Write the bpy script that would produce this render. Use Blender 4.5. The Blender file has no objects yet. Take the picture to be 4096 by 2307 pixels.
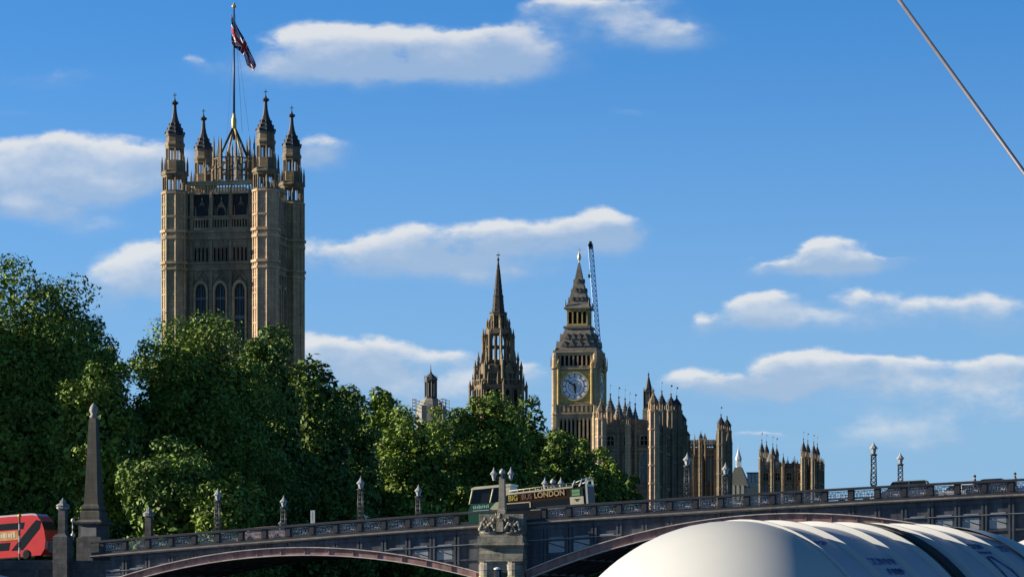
import bpy, math, random
import numpy as np
from mathutils import Vector, Matrix

# ------------------------------------------------------------------ camera
SC = bpy.context.scene
COL = SC.collection
F = 11500.0                    # focal length in photograph pixels (photo is 4096 wide)
CAMZ = 6.0                     # eye height on the boat's upper deck above the river
HORIZON = 2420.0               # photo row of the horizon (just under the frame)
cam_d = bpy.data.cameras.new('camera'); cam = bpy.data.objects.new('camera', cam_d); COL.objects.link(cam)
cam.location = (0, 0, CAMZ); cam.rotation_euler = (math.pi / 2, 0, 0)
cam_d.sensor_width = 36.0; cam_d.lens = F * 36 / 4096
cam_d.shift_y = (HORIZON - 1153.5) / 4096
cam_d.clip_start = 0.1; cam_d.clip_end = 20000
SC.camera = cam
SC.view_settings.view_transform = 'Standard'
SC.view_settings.look = 'None'
SC.view_settings.exposure = 1.0
SC.view_settings.gamma = 1.0

# ------------------------------------------------------------------ sun
SUN_EL = math.radians(16)
SUN_PHI = math.radians(6)      # sun stands to the left, a little beyond square-on
to_sun = Vector((-math.cos(SUN_PHI) * math.cos(SUN_EL), math.sin(SUN_PHI) * math.cos(SUN_EL), math.sin(SUN_EL)))
sun_d = bpy.data.lights.new('sun', 'SUN'); sun = bpy.data.objects.new('sun', sun_d); COL.objects.link(sun)
sun_d.energy = 4.4; sun_d.angle = math.radians(0.5); sun_d.color = (1.0, 0.91, 0.74)
sun.rotation_euler = (-to_sun).to_track_quat('-Z', 'Y').to_euler()
sun.location = (-300, 60, 300)

# ------------------------------------------------------------------ world: Nishita sky + clouds in world directions
W = bpy.data.worlds.new('World'); SC.world = W; W.use_nodes = True
wn = W.node_tree.nodes; wl = W.node_tree.links; wn.clear()
def N(t, **k):
    n = wn.new(t)
    for a, b in k.items(): setattr(n, a, b)
    return n
def wmath(op, a, b=None, c=None, clamp=False):
    n = N('ShaderNodeMath', operation=op); n.use_clamp = clamp
    for i, v in enumerate((a, b, c)):
        if v is None: continue
        if isinstance(v, (int, float)): n.inputs[i].default_value = v
        else: wl.new(v, n.inputs[i])
    return n.outputs[0]
def wvec(op, a, b=None):
    n = N('ShaderNodeVectorMath', operation=op)
    for i, v in enumerate((a, b)):
        if v is None: continue
        if isinstance(v, (tuple, list)): n.inputs[i].default_value = v
        else: wl.new(v, n.inputs[i])
    return n.outputs['Value'] if op in ('DOT_PRODUCT', 'LENGTH') else n.outputs[0]
def wramp(v, lo, hi, a=0.0, b=1.0):
    n = N('ShaderNodeMapRange', interpolation_type='SMOOTHSTEP')
    wl.new(v, n.inputs[0])
    for i, q in enumerate((lo, hi, a, b)): n.inputs[i + 1].default_value = q
    return n.outputs[0]
def wmix(f, a, b):
    n = N('ShaderNodeMix', data_type='RGBA')
    if isinstance(f, float): n.inputs[0].default_value = f
    else: wl.new(f, n.inputs[0])
    for i, v in ((6, a), (7, b)):
        if isinstance(v, tuple): n.inputs[i].default_value = v + (1.0,)
        else: wl.new(v, n.inputs[i])
    return n.outputs[2]
tc = N('ShaderNodeTexCoord')
sep = N('ShaderNodeSeparateXYZ'); wl.new(tc.outputs['Generated'], sep.inputs[0])
dx, dy, dz = sep.outputs
sky = N('ShaderNodeTexSky', sky_type='NISHITA'); sky.sun_disc = False
sky.sun_elevation = SUN_EL; sky.sun_rotation = math.atan2(to_sun.x, to_sun.y)
sky.air_density = 1.0; sky.dust_density = 0.3; sky.ozone_density = 3.0
# a clear summer sky deepens fast above the horizon: stretch elevation a little
zz = wmath('MULTIPLY_ADD', dz, 2.6, 0.045)
cmb = N('ShaderNodeCombineXYZ'); wl.new(dx, cmb.inputs[0]); wl.new(dy, cmb.inputs[1]); wl.new(zz, cmb.inputs[2])
wl.new(wvec('NORMALIZE', cmb.outputs[0]), sky.inputs[0])
tint = N('ShaderNodeMix', data_type='RGBA', blend_type='MULTIPLY'); tint.inputs[0].default_value = 1.0
wl.new(sky.outputs[0], tint.inputs[6]); tint.inputs[7].default_value = (0.42, 1.00, 1.36, 1)
hz = wramp(dz, 0.0, 0.23, 0.90, 0.0)
skycol = wmix(hz, tint.outputs[2], (1.50, 2.36, 3.20))
# sky dimmed overhead, and slightly behind the camera, to cut ambient light and deepen shade
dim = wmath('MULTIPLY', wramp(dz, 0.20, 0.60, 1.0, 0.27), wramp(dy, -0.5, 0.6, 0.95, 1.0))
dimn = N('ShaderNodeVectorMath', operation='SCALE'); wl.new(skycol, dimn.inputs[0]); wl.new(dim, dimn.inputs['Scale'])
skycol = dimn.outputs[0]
yy = wmath('MAXIMUM', dy, 0.08)
U = wmath('DIVIDE', dx, yy); V = wmath('DIVIDE', dz, yy)
uv = N('ShaderNodeCombineXYZ'); wl.new(U, uv.inputs[0]); wl.new(V, uv.inputs[1])
def noise(scale, sx, sy, detail, rough=0.55, off=0.0):
    m = N('ShaderNodeMapping'); wl.new(uv.outputs[0], m.inputs[0]); m.inputs['Scale'].default_value = (sx, sy, 1); m.inputs['Location'].default_value = (off, off * .7, off)
    n = N('ShaderNodeTexNoise'); wl.new(m.outputs[0], n.inputs['Vector'])
    n.inputs['Scale'].default_value = scale; n.inputs['Detail'].default_value = detail; n.inputs['Roughness'].default_value = rough
    return n
n1 = noise(30, 1.0, 1.7, 6, .55)
warp = wvec('MULTIPLY', wvec('SUBTRACT', n1.outputs['Color'], (.5, .5, .5)), (0.030, 0.0125, 0))
P = wvec('ADD', uv.outputs[0], warp)
n2 = noise(45, 1.0, 1.8, 6, .56, 3.1)
# (column, row, half width, half height, weight) of each cloud mass as seen on a 2576 px wide view
CL = [(1000, 112, 260, 44, 1.0), (850, 118, 130, 44, .8), (1240, 92, 80, 40, .7), (1310, 128, 80, 36, .8), (930, 185, 300, 36, .62), (960, 155, 170, 30, .5), (1180, 170, 90, 30, .4),
      (1480, 22, 150, 26, .75), (1650, 86, 130, 22, .7), (1560, 60, 90, 20, .4),
      (130, 378, 170, 36, .95), (350, 385, 120, 40, .8), (100, 440, 230, 42, .8), (60, 520, 120, 26, .65), (300, 460, 130, 30, .6), (230, 560, 90, 22, .3),
      (490, 160, 40, 20, .4), (80, 195, 120, 30, .42), (20, 285, 70, 12, .28), (800, 372, 75, 30, .75), (330, 690, 100, 54, .85), (400, 660, 70, 40, .6),
      (1060, 602, 120, 32, .9), (1260, 592, 100, 36, .95), (1500, 572, 66, 36, 1.0), (1400, 598, 80, 28, .7), (960, 640, 150, 34, .7), (1200, 690, 190, 24, .5), (830, 640, 100, 46, .45), (1540, 565, 40, 24, .5), (1130, 650, 190, 30, .5),
      (880, 875, 90, 34, .95), (950, 895, 70, 36, .7), (1110, 905, 90, 26, .6), (1010, 960, 230, 40, .5), (800, 880, 50, 40, .6), (1310, 945, 60, 40, .5), (1150, 1000, 200, 40, .45), (900, 930, 130, 34, .5),
      (2085, 640, 66, 30, 1.0), (2170, 658, 90, 15, .75), (1990, 664, 75, 15, .7), (2090, 680, 110, 14, .4),
      (1915, 762, 62, 30, .95), (1778, 800, 36, 22, .7), (2160, 752, 110, 30, .62), (2350, 775, 170, 34, .55), (2100, 812, 240, 22, .5), (2500, 800, 140, 50, .5), (1960, 795, 90, 20, .5),
      (2000, 912, 110, 28, .9), (1860, 945, 130, 24, .9), (2130, 915, 120, 28, .85), (2280, 918, 90, 24, .6), (2500, 925, 110, 24, .8), (2000, 965, 260, 22, .6), (2350, 980, 330, 40, .55), (2480, 1050, 250, 60, .45), (2300, 1110, 300, 40, .25),
      (1890, 1088, 80, 9, .33), (1600, 285, 60, 12, .18), (1900, 640, 40, 8, .15)]
CL = [c + (0,) for c in CL] + [(x, y + h * 1.15, w * 1.12, h * .95, q * .56, 1) for (x, y, w, h, q) in CL if q >= .65]
dens = None; shad = None
for (cx, cy, rx, ry, w, under) in CL:
    k = 4096 / 2576
    c = ((cx * k - 2048) / F, (HORIZON - cy * k) / F, 0)
    q = wvec('MULTIPLY', wvec('SUBTRACT', P, c), (F / (rx * k * 1.06), F / (ry * k * 1.06), 0))
    g = wmath('MULTIPLY', wmath('EXPONENT', wmath('MULTIPLY', wvec('DOT_PRODUCT', q, q), -0.95)), w)
    s = wmath('MULTIPLY', wvec('DOT_PRODUCT', q, (-0.25, 1, 0)), g)
    if under: s = wmath('MULTIPLY_ADD', g, -0.85, wmath('MULTIPLY', s, 0.5))
    dens = g if dens is None else wmath('ADD', dens, g)
    shad = s if shad is None else wmath('ADD', shad, s)
fb = wmath('SUBTRACT', n2.outputs['Fac'], 0.5)
shade = wmath('DIVIDE', shad, wmath('ADD', dens, 0.05))
dn = wmath('MULTIPLY', dens, wmath('MULTIPLY_ADD', fb, 3.4, 1.0))
top = wramp(shade, -0.15, 0.5)                       # sunlit tops end crisply, shaded bases fray into the sky
mask = wmath('ADD', wmath('MULTIPLY', wramp(dn, 0.20, 0.66), top), wmath('MULTIPLY', wramp(dn, 0.03, 1.25, 0.0, 0.76), wmath('SUBTRACT', 1.0, top)))
mask = wmath('MULTIPLY', mask, wramp(dy, 0.1, 0.3))
shade = wmath('MULTIPLY_ADD', fb, 2.0, shade)
cloudcol = wmix(wramp(shade, -0.55, 0.55), (0.205, 0.265, 0.35), (0.395, 0.405, 0.415))
# background strength 0.1 multiplies the sky; keep the clouds' radiance in the same unit
SKY_STR = 0.10
cl10 = N('ShaderNodeMix', data_type='RGBA', blend_type='MULTIPLY'); cl10.inputs[0].default_value = 1.0
wl.new(cloudcol, cl10.inputs[6]); cl10.inputs[7].default_value = (0.98 / SKY_STR,) * 3 + (1,)
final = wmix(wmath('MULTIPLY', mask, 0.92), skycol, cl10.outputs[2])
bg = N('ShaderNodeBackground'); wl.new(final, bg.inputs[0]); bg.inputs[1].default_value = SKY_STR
out = N('ShaderNodeOutputWorld'); wl.new(bg.outputs[0], out.inputs[0])

# ------------------------------------------------------------------ helpers
rnd = random.Random(7)
def at(px, py, Y): return Vector(((px - 2048) / F * Y, Y, CAMZ + (HORIZON - py) / F * Y))
def XX(px, Y): return (px - 2048) / F * Y
def ZZ(py, Y): return CAMZ + (HORIZON - py) / F * Y
MATS = {}
def mat(name, col, rough=0.85, var=0.25, scale=1.5, metal=0.0, streak=False, island=0.0, bump=0.0, spec=0.3, col2=None, coat=0.0, block=None):
    if name in MATS: return MATS[name]
    m = bpy.data.materials.new(name); m.use_nodes = True; MATS[name] = m
    nt = m.node_tree; b = nt.nodes['Principled BSDF']
    b.inputs['Roughness'].default_value = rough; b.inputs['Metallic'].default_value = metal
    b.inputs['Specular IOR Level'].default_value = spec; b.inputs['Coat Weight'].default_value = coat
    t = nt.nodes.new('ShaderNodeTexCoord'); mp = nt.nodes.new('ShaderNodeMapping')
    nt.links.new(t.outputs['Object'], mp.inputs[0])
    mp.inputs['Scale'].default_value = (1, 1, 0.22) if streak else (1, 1, 1)
    nz = nt.nodes.new('ShaderNodeTexNoise'); nt.links.new(mp.outputs[0], nz.inputs['Vector'])
    nz.inputs['Scale'].default_value = scale; nz.inputs['Detail'].default_value = 6; nz.inputs['Roughness'].default_value = .65
    rp = nt.nodes.new('ShaderNodeMapRange'); nt.links.new(nz.outputs['Fac'], rp.inputs[0]); rp.inputs[1].default_value = .3; rp.inputs[2].default_value = .7
    mx = nt.nodes.new('ShaderNodeMix'); mx.data_type = 'RGBA'; nt.links.new(rp.outputs[0], mx.inputs[0])
    lo = tuple(max(0, c * (1 - var)) for c in col); hi = tuple(min(1, c * (1 + var)) for c in col)
    if col2: lo, hi = col, col2
    mx.inputs[6].default_value = lo + (1,); mx.inputs[7].default_value = hi + (1,)
    res = mx.outputs[2]
    if block:
        sp = nt.nodes.new('ShaderNodeSeparateXYZ'); nt.links.new(t.outputs['Object'], sp.inputs[0])
        ad = nt.nodes.new('ShaderNodeMath'); nt.links.new(sp.outputs[0], ad.inputs[0]); nt.links.new(sp.outputs[1], ad.inputs[1])
        cb = nt.nodes.new('ShaderNodeCombineXYZ'); nt.links.new(ad.outputs[0], cb.inputs[0]); nt.links.new(sp.outputs[2], cb.inputs[1])
        bk = nt.nodes.new('ShaderNodeTexBrick'); nt.links.new(cb.outputs[0], bk.inputs[0]); bk.inputs['Scale'].default_value = 1.0
        bk.inputs['Brick Width'].default_value = block[0]; bk.inputs['Row Height'].default_value = block[1]; bk.inputs['Mortar Size'].default_value = block[2]
        bk.inputs['Color1'].default_value = (.84, .84, .85, 1); bk.inputs['Color2'].default_value = (1.12, 1.10, 1.07, 1); bk.inputs['Mortar'].default_value = (.65, .65, .65, 1)
        mb_ = nt.nodes.new('ShaderNodeMix'); mb_.data_type = 'RGBA'; mb_.blend_type = 'MULTIPLY'; mb_.inputs[0].default_value = 1
        nt.links.new(res, mb_.inputs[6]); nt.links.new(bk.outputs['Color'], mb_.inputs[7]); res = mb_.outputs[2]
    if island:
        g = nt.nodes.new('ShaderNodeNewGeometry')
        r2 = nt.nodes.new('ShaderNodeMapRange'); nt.links.new(g.outputs['Random Per Island'], r2.inputs[0]); r2.inputs[3].default_value = 1 - island; r2.inputs[4].default_value = 1 + island
        m2 = nt.nodes.new('ShaderNodeVectorMath'); m2.operation = 'SCALE'; nt.links.new(res, m2.inputs[0]); nt.links.new(r2.outputs[0], m2.inputs['Scale'])
        res = m2.outputs[0]
    nt.links.new(res, b.inputs['Base Color'])
    if bump:
        bp = nt.nodes.new('ShaderNodeBump'); bp.inputs['Strength'].default_value = bump; bp.inputs['Distance'].default_value = 0.1
        nt.links.new(nz.outputs['Fac'], bp.inputs['Height']); nt.links.new(bp.outputs[0], b.inputs['Normal'])
    return m

class MB:
    """collects shapes into one mesh; M is a local transform applied to whatever is added next"""
    def __init__(s, dz=0.0): s.v = []; s.f = []; s.mi = []; s.M = Matrix.Identity(4); s.dz = dz; s.cur = 0; s.sm = []
    def add(s, vs, fs, smooth=False):
        o = len(s.v)
        for p in vs:
            q = s.M @ Vector(p); s.v.append((q.x, q.y, q.z + s.dz))
        for f in fs: s.f.append([i + o for i in f]); s.mi.append(s.cur); s.sm.append(smooth)
        return s
    def box(s, x0, x1, y0, y1, z0, z1):
        return s.add([(x0, y0, z0), (x1, y0, z0), (x1, y1, z0), (x0, y1, z0), (x0, y0, z1), (x1, y0, z1), (x1, y1, z1), (x0, y1, z1)],
                     [(0, 3, 2, 1), (4, 5, 6, 7), (0, 1, 5, 4), (1, 2, 6, 5), (2, 3, 7, 6), (3, 0, 4, 7)])
    def lathe(s, prof, cx=0, cy=0, n=8, rot=None, cap=True, smooth=False, sq=1.0):
        if rot is None: rot = math.pi / n
        vs = []; fs = []
        for (r, z) in prof:
            for i in range(n):
                a = rot + 2 * math.pi * i / n
                vs.append((cx + r * math.cos(a), cy + r * sq * math.sin(a), z))
        for j in range(len(prof) - 1):
            for i in range(n):
                i2 = (i + 1) % n
                fs.append((j * n + i, j * n + i2, (j + 1) * n + i2, (j + 1) * n + i))
        if cap:
            fs.append(tuple(reversed(range(n)))); fs.append(tuple((len(prof) - 1) * n + i for i in range(n)))
        return s.add(vs, fs, smooth)
    def tube(s, a, b, r, n=6, r2=None, smooth=True):
        a = Vector(a); b = Vector(b); d = b - a
        if d.length < 1e-6: return s
        q = d.to_track_quat('Z', 'Y'); r2 = r if r2 is None else r2
        vs = [a + q @ Vector((r * math.cos(2 * math.pi * i / n), r * math.sin(2 * math.pi * i / n), 0)) for i in range(n)]
        vs += [b + q @ Vector((r2 * math.cos(2 * math.pi * i / n), r2 * math.sin(2 * math.pi * i / n), 0)) for i in range(n)]
        fs = [(i, (i + 1) % n, n + (i + 1) % n, n + i) for i in range(n)] + [tuple(reversed(range(n))), tuple(range(n, 2 * n))]
        return s.add(vs, fs, smooth)
    def path(s, pts, r, n=6):
        for a, b in zip(pts, pts[1:]): s.tube(a, b, r, n)
        return s
    def ball(s, c, rx, ry=None, rz=None, n=10, m=6):
        ry = rx if ry is None else ry; rz = rx if rz is None else rz
        vs = [(c[0], c[1], c[2] - rz)]; fs = []
        for j in range(1, m):
            t = -math.pi / 2 + math.pi * j / m
            for i in range(n):
                a = 2 * math.pi * i / n
                vs.append((c[0] + rx * math.cos(t) * math.cos(a), c[1] + ry * math.cos(t) * math.sin(a), c[2] + rz * math.sin(t)))
        vs.append((c[0], c[1], c[2] + rz)); L = len(vs) - 1
        for i in range(n): fs.append((0, 1 + (i + 1) % n, 1 + i)); fs.append((L, 1 + (m - 2) * n + i, 1 + (m - 2) * n + (i + 1) % n))
        for j in range(m - 2):
            for i in range(n):
                a = 1 + j * n + i; b = 1 + j * n + (i + 1) % n
                fs.append((a, b, b + n, a + n))
        return s.add(vs, fs, True)
    def prism_y(s, poly, y0, y1):
        """polygon given in x,z (counter-clockwise seen from -y) extruded from y0 to y1"""
        n = len(poly)
        vs = [(x, y0, z) for x, z in poly] + [(x, y1, z) for x, z in poly]
        fs = [tuple(range(n)), tuple(reversed(range(n, 2 * n)))] + [(i, n + i, n + (i + 1) % n, (i + 1) % n) for i in range(n)]
        return s.add(vs, fs)
    def ring_y(s, outer, inner, y0, y1):
        n = len(outer)
        vs = [(x, y0, z) for x, z in outer] + [(x, y0, z) for x, z in inner] + [(x, y1, z) for x, z in outer] + [(x, y1, z) for x, z in inner]
        fs = []
        for i in range(n):
            j = (i + 1) % n
            fs += [(i, j, n + j, n + i), (n + i, n + j, 3 * n + j, 3 * n + i), (i, 2 * n + i, 2 * n + j, j), (2 * n + i, 3 * n + i, 3 * n + j, 2 * n + j)]
        return s.add(vs, fs)
    def sweep(s, prof, ts, zf):
        """closed profile of (y, z offset), swept along local x with z = zf(t)"""
        n = len(prof); vs = []; fs = []
        for t in ts:
            z = zf(t)
            vs += [(t, y, z + o) for y, o in prof]
        for k in range(len(ts) - 1):
            for i in range(n):
                j = (i + 1) % n
                fs.append((k * n + i, k * n + j, (k + 1) * n + j, (k + 1) * n + i))
        fs.append(tuple(range(n))); fs.append(tuple(reversed(range((len(ts) - 1) * n, len(ts) * n))))
        return s.add(vs, fs)
    def mesh(s, name, mats):
        me = bpy.data.meshes.new(name); me.from_pydata(s.v, [], s.f)
        for m in (mats if isinstance(mats, (list, tuple)) else [mats]): me.materials.append(m)
        me.polygons.foreach_set('material_index', s.mi); me.polygons.foreach_set('use_smooth', s.sm)
        me.update(); me.validate(); return me
def arch(w, z0, zs, za, n=6, cx=0.0):
    """pointed arch outline, ccw from -y: width w, sill z0, springing zs, apex za"""
    h = w / 2; p = [(cx - h, z0), (cx + h, z0), (cx + h, zs)]
    for i in range(1, n + 1):
        a = i / n; p.append((cx + h * (1 - a ** 1.8), zs + (za - zs) * math.sin(a * math.pi / 2) ** .9))
    for i in range(n - 1, -1, -1):
        a = i / n; p.append((cx - h * (1 - a ** 1.8), zs + (za - zs) * math.sin(a * math.pi / 2) ** .9))
    return p
def tag(o, label, cat, group=None, kind=None):
    if label: o['label'] = label
    if cat: o['category'] = cat
    if group: o['group'] = group
    if kind: o['kind'] = kind
    return o
def thing(name, label, cat, loc=(0, 0, 0), rz=0.0, group=None, rot=None):
    o = bpy.data.objects.new(name, None); COL.objects.link(o)
    o.empty_display_size = 0.3; o.location = loc; o.rotation_euler = rot if rot else (0, 0, rz)
    return tag(o, label, cat, group)
def part(name, mb, m, parent=None, label=None):
    me = mb.mesh(name, m) if isinstance(mb, MB) else mb
    o = bpy.data.objects.new(name, me); COL.objects.link(o)
    if parent is not None: o.parent = parent
    if label: o['label'] = label
    return o
def solo(name, mb, m, label, cat, group=None, kind=None, loc=(0, 0, 0)):
    o = part(name, mb, m); o.location = loc
    return tag(o, label, cat, group, kind)
def copy_tree(o, parent=None, **kw):
    c = o.copy(); COL.objects.link(c)
    if parent is not None: c.parent = parent
    for ch in list(o.children): copy_tree(ch, c)
    for k, v in kw.items():
        if k in ('label', 'group', 'category'): c[k] = v
        else: setattr(c, k, v)
    return c
def text_mesh(s, size, depth=0.02, bold=0.0):
    cu = bpy.data.curves.new('lettering', 'FONT'); cu.body = s; cu.size = size; cu.extrude = depth; cu.offset = bold
    cu.align_x = 'CENTER'; cu.align_y = 'CENTER'
    o = bpy.data.objects.new('lettering', cu); COL.objects.link(o)
    bpy.context.view_layer.update()
    me = bpy.data.meshes.new_from_object(o.evaluated_get(bpy.context.evaluated_depsgraph_get()))
    bpy.data.objects.remove(o); return me
RZ = lambda d: Matrix.Rotation(math.radians(d), 4, 'Z')
TR = lambda x, y, z=0: Matrix.Translation((x, y, z))

# ------------------------------------------------------------------ materials
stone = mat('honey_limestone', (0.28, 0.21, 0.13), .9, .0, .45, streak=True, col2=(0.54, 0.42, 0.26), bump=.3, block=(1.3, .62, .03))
stone_dk = mat('darker_limestone', (0.165, 0.13, 0.088), .9, .0, .5, streak=True, col2=(0.40, 0.315, 0.205), bump=.3, block=(1.3, .62, .03))  # darker tone of the same limestone
stone_lit = mat('sunlit_limestone', (0.40, 0.275, 0.175), .9, .0, .5, streak=True, col2=(0.68, 0.48, 0.31), bump=.3, block=(1.3, .62, .03))  # brighter limestone copy, sunlight painted into the lit corner turrets
stone_shade = mat('shade_dark_limestone', (0.13, 0.103, 0.072), .9, .0, .5, streak=True, col2=(0.33, 0.255, 0.165), bump=.3, block=(1.3, .62, .03))  # darker limestone copy, shade painted into lanterns, flank turrets and far blocks
stone_black = mat('shade_black_limestone', (0.065, 0.054, 0.042), .9, .0, .5, streak=True, col2=(0.17, 0.14, 0.10), bump=.3)  # darkest shade copy of the limestone, not used
slate = mat('lead_roof', (0.10, 0.10, 0.105), .7, .35, .8, spec=.4)
slate_dk = mat('dark_iron_roof', (0.035, 0.038, 0.045), .6, .3, .8, spec=.4)
iron_lt = mat('pale_iron_roof', (0.20, 0.175, 0.14), .75, .45, 1.0)
glass = mat('leaded_glass', (0.03, 0.035, 0.038), .5, .4, 2, spec=.25)
glassg = mat('window_glass_green', (0.10, 0.14, 0.145), .2, .4, 2, spec=.5)
hollow = mat('unlit_interior', (0.012, 0.011, 0.010), 1, .2, 1)
gold = mat('gilding', (0.62, 0.46, 0.17), .45, .25, 1.2, metal=.3)
gold_st = mat('gilded_stone', (0.47, 0.345, 0.13), .7, .35, .9, metal=.1)
white_d = mat('opal_glass_dial', (0.84, 0.85, 0.87), .3, .1, .6)
black = mat('black_paint', (0.015, 0.015, 0.018), .5, .3, 3)
steel_b = mat('blue_grey_steel', (0.34, 0.55, 0.82), .5, .2, 1)
pole_b = mat('dark_blue_pole', (0.03, 0.045, 0.09), .4, .2, 1)
bark = mat('plane_bark', (0.07, 0.06, 0.045), .9, .5, 2, bump=.4)
br_steel = mat('bridge_grey_paint', (0.078, 0.083, 0.097), .6, .6, 1.3, streak=True, spec=.35)
br_dark = mat('bridge_dark_paint', (0.042, 0.043, 0.050), .6, .35, 1.1, spec=.35)
br_pane = mat('bridge_sunlit_panel', (0.37, 0.385, 0.40), .55, .25, .9)  # pale tone paints in the sun catching panes, ledges and sills
br_red = mat('bridge_faded_red_paint', (0.33, 0.19, 0.17), .7, .5, 1.3, spec=.25, streak=True)
br_edge = mat('bridge_lit_flange', (0.72, 0.62, 0.56), .6, .35, 1.6)  # pale colour paints the sunlit highlight along the arch edges
br_grille = mat('bridge_grille_paint', (0.62, 0.56, 0.55), .6, .3, 2)
granite = mat('pier_granite', (0.15, 0.135, 0.11), .85, .0, 1.1, col2=(0.42, 0.385, 0.31), bump=.6, block=(1.1, .48, .025))
granite_dk = mat('pylon_granite', (0.10, 0.096, 0.096), .85, .4, 1.0, bump=.4, block=(.9, .45, .02))
moss = mat('mossy_granite', (0.15, 0.14, 0.10), .9, .0, 1.6, col2=(0.46, 0.45, 0.25), bump=.6)
lamp_m = mat('lamp_iron', (0.06, 0.068, 0.075), .45, .3, 4, spec=.5)
lamp_w = mat('lamp_cap_white', (0.38, 0.39, 0.39), .4, .2, 4)
lamp_g = mat('lamp_glass', (0.34, 0.36, 0.38), .2, .1, 3, spec=.5)
asphalt = mat('asphalt', (0.05, 0.05, 0.052), .9, .25, 1.5)

# ------------------------------------------------------------------ setting: river, bank, road
mb = MB(); mb.box(-6000, 6000, -300, 9000, -3, 0.0)
solo('river_water', mb, mat('river_water', (0.045, 0.055, 0.05), .12, .3, .2, bump=.25, spec=.5), None, None, kind='structure')
def bank_x(Y): return -40 + (Y - 262) * 0.22            # line of the embankment
mb = MB()
ys = [262, 330, 420, 520, 560, 700, 900, 3000, 9000]
vs = []; fs = []
for i, Y in enumerate(ys):
    bx = bank_x(Y) if Y < 540 else 36 + (Y - 540) * .10
    vs += [(-6000, Y, 5.0), (bx, Y, 5.0), (bx, Y, -2)]
    if i: a = 3 * (i - 1); fs += [(a, a + 1, a + 4, a + 3), (a + 1, a + 2, a + 5, a + 4)]
mb.add(vs, fs); mb.add([(-6000, 262, 5.0), (bank_x(262), 262, 5.0), (bank_x(262), 262, -2), (-6000, 262, -2)], [(0, 3, 2, 1)])
solo('ground', mb, mat('bank_ground', (0.06, 0.065, 0.045), .95, .3, .1), None, None, kind='structure')
mb = MB()
wy = [267, 330, 420, 520]
for a, b in zip(wy, wy[1:]):
    xa, xb = bank_x(a), bank_x(b)
    mb.add([(xa, a, -1), (xb, b, -1), (xb, b, 6.3), (xa, a, 6.3), (xa - .9, a, -1), (xb - .9, b, -1), (xb - .9, b, 6.3), (xa - .9, a, 6.3)],
           [(0, 1, 2, 3), (3, 2, 6, 7), (4, 7, 6, 5)])
solo('river_wall', mb, granite_dk, 'dark granite river wall running away behind the bridge under the garden trees', 'river wall')

# ------------------------------------------------------------------ bridge
TH_B = math.radians(15); cB, sB = math.cos(TH_B), math.sin(TH_B); BX0, BY0 = -0.665, 255.0
def bt(px):
    k = (px - 2048) / F; return (BY0 * k - BX0) / (cB + k * sB)
def bz(px, py): return CAMZ + (HORIZON - py) / F * (BY0 - bt(px) * sB)
def zc(t): return 14.5 + 0.0579 * t - 0.000211 * t * t          # top of the parapet coping
def bw(t, y, z=0.0): return Vector((BX0 + t * cB + y * sB, BY0 - t * sB + y * cB, z))
def fit(pts, deg=2):
    return np.poly1d(np.polyfit([bt(p[0]) for p in pts], [bz(*p) for p in pts], deg))
LT = fit([(491, 2303), (640, 2256), (850, 2217), (1060, 2194), (1287, 2187), (1472, 2196), (1750, 2245), (1913, 2285)])
LB = fit([(598, 2303), (850, 2250), (1100, 2223), (1252, 2220), (1514, 2238), (1750, 2275), (1880, 2305)])
RT = fit([(2114, 2279), (2250, 2222), (2344, 2184), (2550, 2130), (2663, 2103), (3091, 2055), (3256, 2052), (3486, 2065), (3657, 2088)])
RB = np.poly1d(RT.coeffs) - 0.86
def lr(a, b, n): return [a + (b - a) * i / n for i in range(n + 1)]
bridge = thing('road_bridge', 'grey steel arch bridge with pierced parapet on a stone pier across the river', 'bridge', (BX0, BY0, 0), -TH_B)
TS = lr(-39.5, 78, 60)
mb = MB(); mb.sweep([(-.12, 0), (-.12, -.17), (.42, -.17), (.42, 0), (.15, .05)], TS, zc); part('coping', mb, br_dark, bridge)
mb = MB(); mb.sweep([(0, -1.02), (0, -1.32), (.34, -1.32), (.34, -1.02)], TS, zc); part('parapet_plinth', mb, br_dark, bridge)
mb = MB(); mb.sweep([(-.34, -1.31), (-.36, -1.40), (-.1, -1.52), (.34, -1.52), (.34, -1.325), (-.05, -1.25)], TS, zc); part('cornice', mb, mat('cornice_paint', (0.20, 0.19, 0.185), .6, .4, 1.5), bridge)
mb = MB(); mb.sweep([(.35, -1.15), (.35, -1.9), (17.95, -1.9), (17.95, -1.15)], TS, zc); part('road_deck', mb, asphalt, bridge)
# near face plate between cornice and arches
def face(ts, low):
    m = MB(); vs = []; fs = []
    for t in ts: vs += [(t, .12, zc(t) - 1.52), (t, .12, min(low(t), zc(t) - 1.55)), (t, .5, zc(t) - 1.52), (t, .5, min(low(t), zc(t) - 1.55))]
    for i in range(len(ts) - 1):
        a = 4 * i; b = a + 4; fs += [(a, a + 1, b + 1, b), (a + 2, b + 2, b + 3, a + 3), (a + 1, a + 3, b + 3, b + 1)]
    return m.add(vs, fs)
AL = (-37.6, -2.0); AR = (2.0, 47.5)
part('spandrel_plate', face(lr(AL[0], AL[1], 40), lambda t: LT(t) - .1), br_steel, bridge)
part('spandrel_plate', face(lr(AR[0], AR[1], 44), lambda t: RT(t) - .1), br_steel, bridge)
def rib(a, b, top, bot, y0, y1, n=44, shift=0.0):
    m = MB(); ts = lr(a, b, n); vs = []; fs = []
    for t in ts: vs += [(t, y0, top(t) + shift), (t, y0, bot(t) + shift), (t, y1, bot(t) + shift), (t, y1, top(t) + shift)]
    for i in range(n):
        a = 4 * i; b = a + 4
        for k in range(4): fs.append((a + k, a + (k + 1) % 4, b + (k + 1) % 4, b + k))
    fs += [(0, 1, 2, 3), (4 * n + 3, 4 * n + 2, 4 * n + 1, 4 * n)]
    return m.add(vs, fs)
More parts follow.
